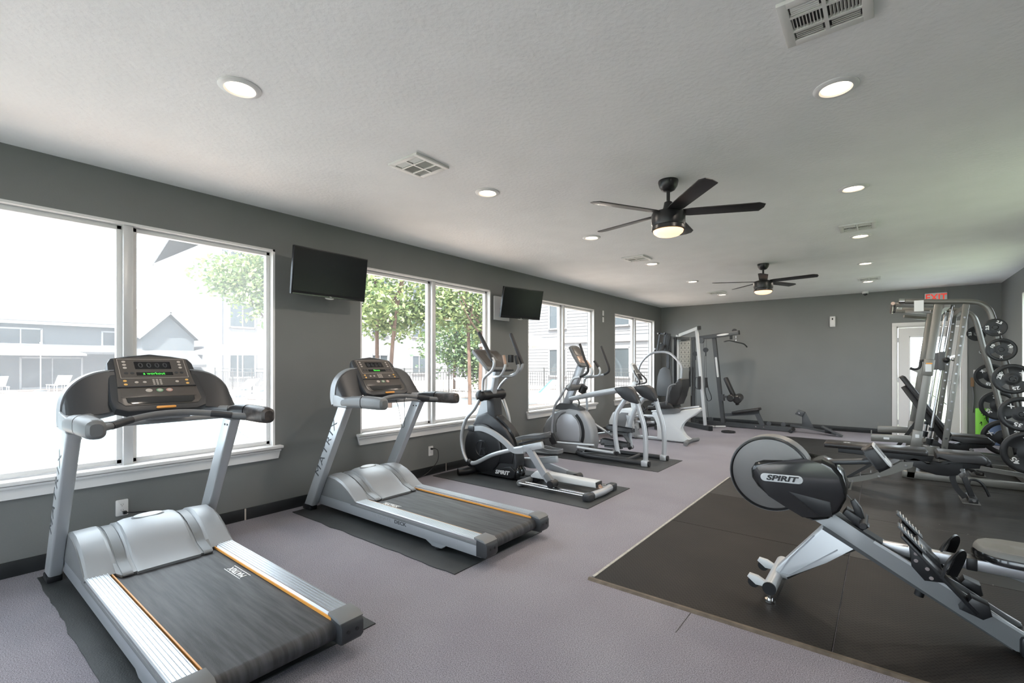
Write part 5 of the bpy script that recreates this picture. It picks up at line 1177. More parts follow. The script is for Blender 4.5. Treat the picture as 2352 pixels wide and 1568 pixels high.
# ---------------------------------------------------------------- rubber gym floor
def diamond_mat():
    m = mat('diamond_pattern_rubber', (.04, .036, .032), .55, spec=.22); n = m.node_tree.nodes; l = m.node_tree.links; b = n['Principled BSDF']
    t = n.new('ShaderNodeTexCoord'); sp = n.new('ShaderNodeSeparateXYZ'); l.new(t.outputs['Object'], sp.inputs[0])
    def M(op, a, b_=None, c_=None):
        q = n.new('ShaderNodeMath'); q.operation = op
        for i, v in enumerate((a, b_, c_)):
            if v is None: continue
            if isinstance(v, (int, float)): q.inputs[i].default_value = v
            else: l.new(v, q.inputs[i])
        return q.outputs[0]
    S = 1/.030
    u = M('MULTIPLY', M('ADD', sp.outputs[0], sp.outputs[1]), S); v = M('MULTIPLY', M('SUBTRACT', sp.outputs[0], sp.outputs[1]), S)
    par = M('FLOORED_MODULO', M('ADD', M('FLOOR', u), M('FLOOR', v)), 2)
    fu = M('ABSOLUTE', M('SUBTRACT', M('FRACT', u), .5)); fv = M('ABSOLUTE', M('SUBTRACT', M('FRACT', v), .5))
    d1 = M('MULTIPLY', M('LESS_THAN', fu, .42), M('LESS_THAN', fv, .13)); d2 = M('MULTIPLY', M('LESS_THAN', fv, .42), M('LESS_THAN', fu, .13))
    d = M('ADD', M('MULTIPLY', d1, par), M('MULTIPLY', d2, M('SUBTRACT', 1, par)))
    r = n.new('ShaderNodeMix'); r.data_type = 'RGBA'; r.inputs[6].default_value = (.022, .0195, .0175, 1); r.inputs[7].default_value = (.005, .0045, .004, 1)
    l.new(d, r.inputs[0])
    x = n.new('ShaderNodeTexNoise'); x.inputs['Scale'].default_value = 2.5; x.inputs['Detail'].default_value = 5
    rr_ = n.new('ShaderNodeValToRGB'); rr_.color_ramp.elements[0].position = .3; rr_.color_ramp.elements[0].color = (.6, .6, .6, 1); rr_.color_ramp.elements[1].position = .75; rr_.color_ramp.elements[1].color = (1.15, 1.1, 1.05, 1)
    mu = n.new('ShaderNodeMix'); mu.data_type = 'RGBA'; mu.blend_type = 'MULTIPLY'; mu.inputs[0].default_value = 1
    l.new(t.outputs['Object'], x.inputs['Vector']); l.new(x.outputs[0], rr_.inputs[0]); l.new(r.outputs[2], mu.inputs[6]); l.new(rr_.outputs[0], mu.inputs[7]); l.new(mu.outputs[2], b.inputs['Base Color'])
    bp = n.new('ShaderNodeBump'); bp.inputs['Strength'].default_value = .8; bp.inputs['Distance'].default_value = .002; bp.invert = True
    l.new(d, bp.inputs['Height']); l.new(bp.outputs[0], b.inputs['Normal'])
    return m
M_diam = diamond_mat()
def scuff_mat():
    m = mat('scuffed_smooth_rubber', (.035, .034, .032), .42, spec=.35); n = m.node_tree.nodes; l = m.node_tree.links; b = n['Principled BSDF']
    t = n.new('ShaderNodeTexCoord'); mp_ = n.new('ShaderNodeMapping'); mp_.inputs['Scale'].default_value = (.8, 4.5, 1); l.new(t.outputs['Object'], mp_.inputs[0])
    x = n.new('ShaderNodeTexNoise'); x.inputs['Scale'].default_value = 4; x.inputs['Detail'].default_value = 8; x.inputs['Roughness'].default_value = .65
    r = n.new('ShaderNodeValToRGB'); r.color_ramp.elements[0].position = .35; r.color_ramp.elements[0].color = (.008, .0075, .007, 1); r.color_ramp.elements[1].position = .72; r.color_ramp.elements[1].color = (.028, .026, .024, 1)
    l.new(mp_.outputs[0], x.inputs['Vector']); l.new(x.outputs[0], r.inputs[0])
    y = n.new('ShaderNodeTexNoise'); y.inputs['Scale'].default_value = 26; y.inputs['Detail'].default_value = 2; l.new(t.outputs['Object'], y.inputs['Vector'])
    g = n.new('ShaderNodeMath'); g.operation = 'GREATER_THAN'; g.inputs[1].default_value = .775; l.new(y.outputs[0], g.inputs[0])
    mx = n.new('ShaderNodeMix'); mx.data_type = 'RGBA'; mx.inputs[7].default_value = (.4, .39, .37, 1); l.new(g.outputs[0], mx.inputs[0]); l.new(r.outputs[0], mx.inputs[6]); l.new(mx.outputs[2], b.inputs['Base Color'])
    rg = n.new('ShaderNodeMapRange'); rg.inputs['To Min'].default_value = .32; rg.inputs['To Max'].default_value = .6; l.new(x.outputs[0], rg.inputs['Value']); l.new(rg.outputs[0], b.inputs['Roughness'])
    bp = n.new('ShaderNodeBump'); bp.inputs['Strength'].default_value = .15; bp.inputs['Distance'].default_value = .003; l.new(x.outputs[0], bp.inputs['Height']); l.new(bp.outputs[0], b.inputs['Normal'])
    return m
M_scuff = scuff_mat()
X1, X2 = 2.93, 5.93
for (x0, y0, x1, y1, m_, lb) in ((X1, 2.655, 4.168, 4.055, M_diam, 'brown black diamond patterned rubber mat at the front left corner of the gym floor'), (4.172, 2.655, X2, 4.055, M_diam, 'brown black diamond patterned rubber mat under the rower rail at lower right'),
        (X1, 4.059, 4.168, 5.145, M_diam, 'diamond patterned rubber mat under the rower flywheel end of the aisle'), (4.172, 4.059, X2, 5.145, M_scuff, 'smooth dull green black rubber mat beyond the rower seat'),
        (X1, 5.149, 4.168, 6.98, M_scuff, 'streaked smooth rubber mat at the aisle side of the front bench'), (4.172, 5.149, X2, 6.98, M_scuff, 'scuffed smooth rubber mat under the front bench legs'),
        (2.90, 6.984, X2, 8.55, M_scuff, 'smooth rubber mat under the squat rack'), (2.90, 8.554, X2, 10.05, M_scuff, 'farthest smooth rubber mat beyond the rack, nearest the end wall')):
    b = MB().box(((x0+x1)/2, (y0+y1)/2, .005), (x1-x0, y1-y0, .010), bev=.002, seg=1)
    single('rubber_floor_mat', b, m_, lb, 'floor mat', (x0, y0, 0), 'rubber mats tiling the weights area')
M_strip = mat('worn_metal_edging', (.42, .40, .37), .45, metal=.5, var=.2, vscale=30)
M_strip2 = mat('worn_brown_edging', (.11, .085, .062), .5, metal=.2, var=.3, vscale=20)
for a, c_, m_, lb in (((2.913, 2.67), (2.913, 6.0), M_strip, 'pale worn metal edging along the aisle side of the rubber mats'), ((2.90, 2.64), (5.93, 2.64), M_strip2, 'brown black edging along the front of the rubber mats')):
    b = MB()
    if a[0] == c_[0]: b.prism([(a[0]-.014, 0), (a[0]+.014, 0), (a[0]+.014, .013), (a[0]-.004, .013)], a[1], c_[1], 'y')
    else: b.prism([(a[1]-.014, 0), (a[1]+.014, 0), (a[1]+.014, .013), (a[1]-.004, .013)], a[0], c_[0], 'x')
    single('edge_strip', b, m_, lb, 'edging', (a[0], a[1], 0), flat=True)
# seam in the carpet near the front edge
struct('trim_3', MB().bar((3.534, 2.624, 0.001), (3.535, 2.386, 0.001), .003, .0012), M_black)

# ---------------------------------------------------------------- rack with plate storage
K = thing('smith_rack', 'champagne grey leaning smith rack with chin bars and plate horns', 'weight rack', (4.8, 7.85, .01))
YN, YF = 7.30, 8.40; zb = .01
def fx(z): return 4.605+(z-.01)*.1235          # front upright centre line, leaning back
def rx(z): return 4.862+(z-.01)*.1115
for s, y in ((-1, YN), (1, YF)):
    ex = 0 if s < 0 else .04
    obj('front_upright', MB().bar((fx(zb), y, zb), (fx(2.03)+.0, y, 2.035), .06, .078, up=(1, 0, 0), bev=.006), M_rack, K)
    obj('rear_upright', MB().bar((rx(zb), y, zb), (rx(2.0), y, 2.02), .045, .055, up=(1, 0, 0), bev=.005), M_rack, K)
    h = MB()
    for k in range(15):
        z = .40+k*.105; h.cyl((rx(z), y-.0235, z), (rx(z), y-.0275, z), .011, seg=10)
    h = obj('rack_studs', h, M_chrome, K); h['kind'] = 'stuff'
    t = [(4.56, y, 2.093), (4.85, y, 2.065), (5.10, y, 2.045), (5.20, y, 2.015), (5.262, y, 1.95), (5.295, y, 1.84), (5.315, y, 1.74), (5.36, y, 1.50), (5.43, y, 1.19), (5.50, y, .81), (5.56, y, .42), (5.615, y, .06)]
    obj('storage_tube', MB().tube(t, .030, 16, sub=5), M_rack, K)
    obj('tube_collar', MB().cyl((4.56, y, 2.093), (4.50, y, 2.098), .03, bev=.006), M_chrome, K)
    obj('base_rail', MB().bar((fx(.05)-.08, y, .05), (5.70, y, .05), .06, .08, bev=.008).bar((5.0, y, .22), (5.62, y, .16), .045, .045), M_rack, K)
    obj('lower_sleeve', MB().bar((fx(.30), y, .30), (fx(.57), y, .575), .074, .095, up=(1, 0, 0), bev=.006), M_rack, K)
    obj('sleeve_label', MB().plate(rrect(.036, .04, .004), frame((fx(.51), y-.038, .51), (1, 0, 0), (.12, 0, 1)), .001), M_plas_w, K)
    if s < 0:
        obj('hook_collar', MB().bar((fx(1.21), y, 1.215), (fx(1.405), y, 1.405), .078, .10, up=(1, 0, 0), bev=.006), M_rack, K)
        obj('warning_label', MB().plate(rrect(.055, .085, .004), frame((fx(1.30), y-.0405, 1.305), (1, 0, .0), (.12, 0, 1)), .001), M_plas_w, K)
        obj('label_stripe', MB().plate(rrect(.055, .014, .002), frame((fx(1.355), y-.0405, 1.357), (1, 0, .0), (.12, 0, 1)), .0012), M_orange, K)
        obj('bar_hook', MB().tube([(4.73, y-.0, 1.39), (4.70, y, 1.385), (4.695, y, 1.33), (4.675, y, 1.298), (4.64, y, 1.29), (4.605, y, 1.305)], .014, 10), M_rub, K)
        obj('hook_plate', MB().prism([(4.735, 1.42), (4.71, 1.39), (4.70, 1.28), (4.60, 1.295), (4.60, 1.285), (4.69, 1.235), (4.74, 1.24)], y-.004, y+.004, 'y'), M_rack, K)
    # safety arm, an upturned channel
    zz = .45 if s < 0 else .44; x0 = 4.235 if s < 0 else 4.29
    obj('safety_arm', MB().bar((x0, y, zz), (fx(zz)-.03, y, zz+.012), .055, .085, bev=.004).box((x0+.005, y, zz+.06), (.010, .055, .05)), M_rack, K)
    if s < 0: obj('arm_label', MB().plate(rrect(.055, .026, .004), frame((4.385, y-.0285, zz+.006), (1, 0, 0), (0, 0, 1)), .001), M_plas_w, K)
    obj('chin_arm', MB().bar((4.44, y+s*-.10, 2.075), (4.82, y+s*-.02, 2.04), .045, .045, bev=.008).bar((4.57, y+s*-.16, 1.99), (4.80, y+s*-.03, 1.955), .03, .04, bev=.004), M_rack, K)
    # guide rod
    yr = y-s*.16
    obj('guide_rod', MB().cyl((4.775, yr, .36), (4.985, yr, 2.03), .0155), M_chrome, K)
    obj('rod_cushion', MB().cyl((4.778, yr, .40), (4.790, yr, .47), .032).cyl((4.80, yr+.0, .56), (4.805, yr, .60), .026), M_black, K)
    obj('rod_foot', MB().box((4.80, yr, .20), (.15, .05, .36), bev=.006), M_rack, K)
    # plate horns
    for (x, z) in ((5.30, 1.745), (5.345, 1.505), (5.425, 1.195), (5.495, .825), (5.555, .42)):
        obj('plate_horn', MB().cyl((x, y, z), (x, y+s*.116, z), .0235, bev=.004), M_blacksteel, K)
obj('chin_crossbar', MB().tube([(4.445, 7.22, 2.07), (4.445, 7.40, 2.075), (4.445, 7.85, 2.08), (4.445, 8.30, 2.075), (4.445, 8.48, 2.07)], .020), M_bronze, K)
obj('chin_grip', MB().tube([(4.46, 7.26, 2.05), (4.46, 7.26, 2.01), (4.455, 7.24, 1.965)], .012), M_rub, K)
obj('top_crossmember', MB().bar((4.93, YN, 2.02), (4.93, YF, 2.02), .05, .05).bar((5.09, YN, 1.99), (5.09, YF, 1.99), .05, .05), M_rack, K)
obj('rear_crossmember', MB().bar((5.60, YN, .06), (5.60, YF, .06), .05, .06), M_rack, K)
obj('middle_crossmember', MB().bar((4.87, YN, .10), (4.87, YF, .10), .05, .06), M_rack, K)
for yy in (7.46, 8.24): obj('smith_carriage', MB().box((4.895, yy, 1.385), (.055, .06, .22), bev=.008), M_plas_g, K)
obj('smith_hook', MB().bar((4.90, 7.43, 1.39), (5.0, 7.38, 1.43), .02, .045).ball((4.985, 7.38, 1.405), .022), M_chrome, K)
obj('hook_knob', MB().ball((4.93, 7.40, 1.395), (.032, .03, .032)), M_black, K)
obj('smith_bar', MB().cyl((4.93, 7.46, 1.395), (4.93, 8.24, 1.395), .014), M_chrome, K)
obj('instruction_card', MB().box((4.68, 7.235, 2.025), (.085, .004, .125)), M_plas_w, K)
b = MB().tube([(4.30, 7.62, .04), (4.40, 7.60, .17), (4.50, 7.60, .28), (4.62, 7.62, .33), (4.75, 7.65, .31)], .02)
obj('landmine_arm', b, M_silver, K); obj('release_tag', MB().box((4.62, 7.58, .27), (.03, .02, .05), bev=.004).box((4.66, 7.58, .262), (.05, .014, .02)), mat('yellow_tag', (.75, .52, .1), .5), K)

# weight plates hung on the horns
def plate(r, th, txt, label, loc, ang, holes=True, group='black weight plates hung on the rack'):
    t = thing('weight_plate', label, 'weight plate', (0, 0, 0), group)
    b = MB(); N = 48
    # disc in the XZ plane, front face toward -y; three slots cut through
    def ringpts(rr, y): return [Vector((rr*math.cos(2*math.pi*i/N), y, rr*math.sin(2*math.pi*i/N))) for i in range(N)]
    bm = b.bm
    rads = [.027, .045, .36*r, .44*r, .74*r, .82*r, .93*r, r]
    def ydep(k): return [th*.5, th*.5, th*.30, th*.28, th*.28, th*.5, th*.5, th*.32][k]
    F = [[bm.verts.new((q.x, -ydep(k), q.z)) for q in ringpts(rr, 0)] for k, rr in enumerate(rads)]
    Bk = [[bm.verts.new((q.x, ydep(k), q.z)) for q in ringpts(rr, 0)] for k, rr in enumerate(rads)]
    hole = set()
    if holes:
        for c0 in (N//6, N//2, 5*N//6):
            for i in range(c0-4, c0+4): hole.add(i % N)
    for k in range(len(rads)-1):
        for i in range(N):
            j = (i+1) % N
            if k == 3 and i in hole: continue
            bm.faces.new((F[k][i], F[k+1][i], F[k+1][j], F[k][j])); bm.faces.new((Bk[k][i], Bk[k][j], Bk[k+1][j], Bk[k+1][i]))
    for i in range(N):
        j = (i+1) % N
        bm.faces.new((F[0][i], F[0][j], Bk[0][j], Bk[0][i])); bm.faces.new((F[-1][i], Bk[-1][i], Bk[-1][j], F[-1][j]))
        if i in hole:
            bm.faces.new((F[3][i], F[3][j], Bk[3][j], Bk[3][i])); bm.faces.new((F[4][i], Bk[4][i], Bk[4][j], F[4][j]))
            if (i-1) % N not in hole: bm.faces.new((F[3][i], Bk[3][i], Bk[4][i], F[4][i]))
            if j not in hole: bm.faces.new((F[3][j], F[4][j], Bk[4][j], Bk[3][j]))
    b.xform(Matrix.Rotation(-ang, 4, 'Y'))
    obj('disc', b, M_iron, t, ang=50)
    fs = r*.27 if holes else r*.30; rr = r*.635
    k0 = 0
    for a_, s_ in (((90, txt), (210, txt)) if True else ()):
        a = R(a_)+ang*0; c_ = Matrix.Rotation(-(ang+R(a_)-math.pi/2), 4, 'Y')
        m = c_ @ frame((0, -th*(.36 if holes else .42), rr), (1, 0, 0), (0, 0, 1))
        if holes: m = c_ @ Matrix.Rotation(R(0), 4, 'Y') @ frame((0, -th*.29, rr), (1, 0, 0), (0, 0, 1))
        text('weight_number', s_, fs*1.25, M_bench_text, m, t, ext=.001, bold=.0018, sx=1.1)
    c_ = Matrix.Rotation(-(ang+R(330)-math.pi/2), 4, 'Y')
    st = MB(); m = c_ @ frame((0, -th*.30, rr), (1, 0, 0), (0, 0, 1)); w_ = fs*.42
    st.plate([(-w_, w_), (-w_*.45, w_), (0, w_*.25), (w_*.45, w_), (w_, w_), (w_*.3, 0), (w_, -w_), (w_*.45, -w_), (0, -w_*.3), (-w_*.45, -w_), (-w_, -w_), (-w_*.3, 0)], m, .001)
    obj('plate_emblem', st, M_bench_text, t)
    t.location = loc
    return t
PL = [('2.5', .095, .022, False), ('10', .122, .030, True), ('25', .158, .036, True), ('35', .182, .040, True), ('45', .222, .042, True)]
PN = [(5.30, 1.742), (5.345, 1.503), (5.428, 1.193), (5.498, .825), (5.555, .425)]
for i, ((tx, r, th, hl), (x, z)) in enumerate(zip(PL, PN)):
    plate(r, th, tx, ['smallest near plate marked 2.5 at the top of the rack horns', 'near plate marked 10, second from the top', 'near plate marked 25, third from the top',
          'near plate marked 35, fourth from the top', 'largest near plate marked 45 cut by the right picture edge'][i], (x, YN-.10, z), R([-30, -60, 75, 165, 130][i]), hl)
for i in (0, 2, 3, 4):
    tx, r, th, hl = PL[i]; x, z = PN[i]
    plate(r, th, tx, {0: 'small far plate half hidden behind the bent storage tube', 2: 'far plate marked 25 behind the near 25 plate, over the door side wall', 3: 'far plate marked 35 above the green roll', 4: 'far 45 plate in front of the blue roll'}[i],
          (x, YF+.10, z), R([-30, 0, 170, 10, 190][i]), hl)

# ---------------------------------------------------------------- benches
def bench(label, y, x0, recl):
    t = thing('weight_bench', label, 'bench', (0, 0, 0), 'black padded adjustable weight benches'); w = .135
    hx, hz = .94, .385
    c_, s_ = math.cos(R(recl)), math.sin(R(recl))
    q = Matrix.Translation((hx, 0, hz)) @ Matrix.Rotation(R(recl), 4, 'Y')
    bp = MB().prism([(-.905, .03), (-.905, .075), (-.88, .09), (-.05, .09), (-.03, .075), (-.03, .03)], -w, w, 'y', bev=.025, seg=3).xform(q); obj('back_pad', bp, M_vinyl, t)
    obj('back_frame', MB().prism([(-.78, .03), (-.78, -.025), (-.20, -.04), (0, -.035), (.02, .03)], -.04, .04, 'y', bev=.006).xform(q), M_blacksteel, t)
    em = text('pad_emblem', 'X', .05, M_bench_text, q @ frame((-.70, -.03, .0905), (1, 0, 0), (0, 1, 0)), t, ext=.0006, bold=.002, sx=1.5)
    obj('seat_pad', MB().prism([(.965, .40), (.965, .455), (.985, .475), (1.30, .475), (1.335, .44), (1.34, .40), (1.325, .375), (1.10, .385)], -w, w, 'y', bev=.025, seg=3), M_vinyl, t)
    obj('seat_carrier', MB().prism([(.90, .38), (1.0, .34), (1.10, .39), (1.30, .375), (1.29, .33), (1.10, .30), (.95, .30)], -.035, .035, 'y', bev=.006), M_blacksteel, t)
    obj('main_body', MB().prism([(.72, .335), (.80, .29), (.88, .25), (.97, .225), (1.06, .222), (1.13, .24), (1.17, .29), (1.17, .36), (1.07, .36), (1.00, .315), (.90, .315), (.86, .37), (.80, .385)], -.04, .04, 'y', bev=.012), M_blacksteel, t)
    # notched ladder to the rear foot
    lad = MB(); 
    for s in (-1, 1): lad.prism([(.24, .03), (.235, .085), (.33, .12), (.46, .16), (.60, .25), (.70, .325), (.80, .335), (.79, .28), (.62, .18), (.40, .085)], s*.05-.003, s*.05+.003, 'y')
    obj('notched_ladder', lad, M_rack, t)
    r_ = MB()
    for k in range(5): r_.bar((.36+k*.09, -.052, .14+k*.045), (.36+k*.09, .052, .14+k*.045), .008, .02)
    obj('ladder_rungs', r_, M_chrome, t)
    for x, z in ((.29, .065), (.52, .15), (.74, .29)): obj('bolt', MB().cyl((x, -.06, z), (x, -.05, z), .012, seg=12), M_chrome, t)
    if recl < 20: obj('prop_arm', MB().bar((.24, 0, .085), (.50, 0, .30), .03, .03), M_blacksteel, t)
    else:
        p = q @ Vector((-.38, 0, -.02)); obj('prop_arm', MB().bar((.40, 0, .13), p, .035, .04), M_blacksteel, t)
    obj('rear_foot', MB().box((.24, 0, .028), (.06, .42, .05), bev=.01), M_blacksteel, t)
    obj('rear_plate', MB().box((.24, 0, .004), (.09, .46, .006)), M_rack, t)
    obj('curved_leg', MB().sweep([(1.10, 0, .25), (1.10, 0, .19), (1.13, 0, .11), (1.185, 0, .03)], [(-.03, -.022), (.03, -.022), (.03, .022), (-.03, .022)]), M_blacksteel, t)
    obj('straight_leg', MB().bar((1.165, 0, .29), (1.245, 0, .02), .05, .045, up=(1, 0, 0), bev=.006), M_blacksteel, t)
    obj('leg_sleeve', MB().bar((1.155, 0, .31), (1.18, 0, .225), .058, .055, up=(1, 0, 0), bev=.006), M_chrome, t)
    obj('front_foot', MB().box((1.235, 0, .03), (.07, .26, .05), bev=.01), M_blacksteel, t)
    obj('front_plate', MB().box((1.22, 0, .004), (.13, .30, .006)), M_rack, t)
    obj('pivot_bolt', MB().cyl((1.165, -.045, .30), (1.165, -.035, .30), .018, seg=14).cyl((1.24, -.135, .035), (1.24, -.13, .035), .014, seg=12), M_chrome, t)
    obj('carry_handle', MB().tube([(1.22, .05, .15), (1.24, .13, .185), (1.30, .13, .18), (1.34, .13, .13), (1.375, .13, .04)], .012), M_blacksteel, t)
    obj('end_roll', MB().cyl((1.33, -.10, .40), (1.33, .10, .40), .035, bev=.01), M_vinyl, t)
    t.location = (x0, y, .01)
    return t
bench('flat set black bench nearest the viewer, in front of the rack', 6.42, 3.80, 0)
bench('black bench inside the rack with its back pad raised', 8.02, 4.03, 58)

# ---------------------------------------------------------------- rolled exercise mats by the door
t = thing('exercise_mat', 'rolled bright green exercise mat standing by the end wall', 'exercise mat', (5.70, 11.36, 0))
M_green = mat('lime_green_foam', (.22, .62, .06), .6); M_navy = mat('slate_blue_foam', (.10, .15, .26), .6)
sp = [(5.70+(.035+.062*k/60)*math.cos(k*.42), 11.40+(.035+.062*k/60)*math.sin(k*.42), .0) for k in range(61)]
obj('rolled_foam', MB().cyl((5.70, 11.40, 0), (5.70, 11.40, .585), .095, bev=.008), M_green, t)
for k, (a, z, sz) in enumerate(((-100, .50, .05), (-75, .42, .05), (-110, .33, .045), (-80, .25, .05), (-60, .36, .04), (-95, .16, .05), (-65, .1, .045))):
    u = Vector((math.cos(R(a)), math.sin(R(a)), 0)); p = Vector((5.70, 11.40, z))+u*.0955
    obj('printed_figure', MB().bar(p-Vector((-.01, 0, sz*.6)), p+Vector((.012, 0, sz*.5)), .004, .014).bar(p+Vector((-.02, 0, .005)), p+Vector((.02, 0, .02)), .004, .010).ball(p+Vector((0, 0, sz*.6)), .009, 8, 6), M_black, t)
t = thing('exercise_mat', 'rolled slate blue exercise mat behind the far 45 plate', 'exercise mat', (5.845, 11.2, 0))
obj('rolled_foam', MB().cyl((5.845, 11.20, 0), (5.845, 11.20, .46), .098, bev=.008), M_navy, t)
t = thing('wall_hanger', 'small tan strap hook on wall right of the door frame', 'hook', (5.59, RY, 1.0))
obj('hook_plate', MB().box((5.585, RY-.012, 1.03), (.045, .022, .16), bev=.004), mat('tan_leather', (.28, .17, .09), .6), t)
obj('hanging_chain', MB().tube([(5.585, RY-.02, .95), (5.60, RY-.03, .75), (5.585, RY-.02, .5)], .012, 8), M_plas_g, t)

# ---------------------------------------------------------------- rowing machine
W_ = thing('rowing_machine', 'black and silver rowing machine with round flywheel guard at lower right', 'rowing machine', (4.2, 3.2, .01))
YC = 3.205; zt = .01
M_rows = mat('grey_painted_rail', (.27, .28, .29), .42, metal=.35)
M_disc = mat('perforated_grey_disc', (.23, .225, .22), .32, metal=.6, bump=.03, bscale=80)
_n = M_disc.node_tree.nodes; _l = M_disc.node_tree.links; _t = _n.new('ShaderNodeBsdfTransparent'); _m = _n.new('ShaderNodeMixShader'); _m.inputs[0].default_value = .62
_l.new(_t.outputs[0], _m.inputs[1]); _l.new(_n['Principled BSDF'].outputs[0], _m.inputs[2]); _l.new(_m.outputs[0], _n['Material Output'].inputs[0])
cx, cz, r = 3.828, .705, .216
for s in (-1, 1):
    m = frame((cx, YC+s*.062, cz), (1, 0, 0), (0, 0, 1))
    if s > 0: m = m @ Matrix.Rotation(math.pi, 4, 'X')
    obj('guard_ring', MB().lathe([(r*.93, .0), (r*.955, .016), (r*.985, .014), (r, -.004), (r*.93, -.01), (r*.93, 0)], m, 64), M_black, W_)
    obj('guard_disc', MB().lathe([(0, .006), (r*.6, .006), (r*.94, .001), (r*.94, -.008), (0, -.008)], m, 64), M_disc, W_)
band = [(cx+r*math.cos(R(a)), YC, cz+r*math.sin(R(a))) for a in range(10, 352, 9)]
obj('guard_rim', MB().sweep(band, [(-.004, -.06), (.004, -.06), (.004, .06), (-.004, .06)], up=(0, 1, 0), smooth=False), M_plas_g, W_)
body = [(4.02, .80), (3.90, .795), (3.80, .785), (3.755, .765), (3.733, .725), (3.738, .675), (3.77, .625), (3.83, .58), (3.92, .53), (4.00, .490), (4.05, .475), (4.12, .50), (4.17, .55), (4.20, .62), (4.205, .68), (4.185, .75), (4.145, .80), (4.09, .825)]
obj('drive_housing', MB().prism(body, YC-.098, YC+.098, 'y', bev=.022, seg=4), M_gloss, W_)
obj('housing_recess', MB().prism([(3.93, .625), (4.13, .60), (4.14, .52), (4.08, .515)], YC-.1005, YC-.09, 'y', bev=.004), M_black, W_)
bd = obj('housing_badge', MB().plate(rrect(.215, .045, .022), frame((3.895, YC-.0985, .693), (1, 0, .045), (-.045, 0, 1)), .003, .001), M_plas_w, W_)
text('housing_logo', 'SPIRIT', .040, M_black, frame((3.895, YC-.1022, .692), (1, 0, .045), (-.045, 0, 1)), bd, ext=.0006, bold=.0018, shear=.25, sx=1.45)
obj('monitor_arm', MB().tube([(4.12, YC, .80), (4.22, YC, .815), (4.32, YC, .832)], .016, 14).cyl((4.275, YC, .825), (4.295, YC, .829), .019), M_gunmetal, W_)
m = frame((4.348, YC, .868), (0, 1, 0), (-.58, 0, .81))
mo = obj('monitor', MB().plate(rrect(.15, .135, .02), m @ Matrix.Translation((0, 0, -.055)), .055, .015), M_black, W_)
obj('monitor_face', MB().plate(rrect(.145, .13, .016), m, .008, .003), M_plas_w, mo)
obj('monitor_screen', MB().plate(rrect(.10, .07, .004), m @ Matrix.Translation((0, .018, .008)), .002), M_plas_g, mo)
# main rail: twin grey channels sloping to the floor
rail = [(4.00, .50), (4.13, .535), (4.33, .412), (4.665, .248), (4.875, .118), (4.86, .03), (4.84, .03), (4.53, .205), (4.265, .358), (4.13, .435)]
for s in (-1, 1): obj('side_channel', MB().prism(rail, YC+s*.052-.006, YC+s*.052+.006, 'y', bev=.002), M_rows, W_)
obj('channel_floor', MB().bar((4.10, YC, .45), (4.84, YC, .05), .10, .05), M_gunmetal, W_)
obj('front_plate', MB().bar((4.10, YC, .535), (4.35, YC, .40), .085, .025), M_black, W_)
obj('rail_lip', MB().bar((4.32, YC+.058, .415), (4.87, YC+.058, .118), .012, .012).bar((4.32, YC-.058, .415), (4.87, YC-.058, .118), .012, .012), M_silver2, W_)
obj('rail_foot', MB().box((4.90, YC, .06), (.10, .16, .10), bev=.02), M_black, W_)
# strut and stabiliser
st = MB().prism([(4.09, .445), (4.26, .352), (4.10, .255), (3.92, .095), (3.845, .095), (3.86, .15)], YC-.045, YC+.045, 'y', bev=.014, seg=3); obj('front_strut', st, M_silver2, W_)
obj('strut_rib', MB().sweep([(4.05, YC-.047, .385), (3.93, YC-.047, .225), (3.88, YC-.047, .13), (3.93, YC-.047, .13), (4.08, YC-.047, .26), (4.16, YC-.047, .33)], [(-.003, -.003), (.003, -.003), (.003, .003), (-.003, .003)], smooth=False), M_silver, W_)
obj('stabiliser', MB().cyl((3.855, 2.98, .095), (3.855, 3.43, .095), .036, seg=24), M_silver2, W_)
for y, s in ((2.98, -1), (3.43, 1)):
    obj('stabiliser_cap', MB().cyl((3.855, y, .095), (3.855, y+s*.008, .095), .035, seg=24), M_black, W_)
    obj('levelling_foot', MB().cyl((3.856, y-s*.02, .0125), (3.856, y-s*.02, .028), .026).cyl((3.856, y-s*.02, .025), (3.856, y-s*.02, .07), .012), M_chrome, W_)
for y in (3.02, 3.30):
    wg = MB().prism([(3.735, .12), (3.745, .14), (3.79, .135), (3.83, .115), (3.83, .085), (3.78, .085)], y-.016, y+.016, 'y', bev=.006); obj('wheel_guard', wg, M_plas_w, W_)
    obj('transport_wheel', MB().cyl((3.768, y-.010, .095), (3.768, y+.010, .095), .030), M_black, W_)
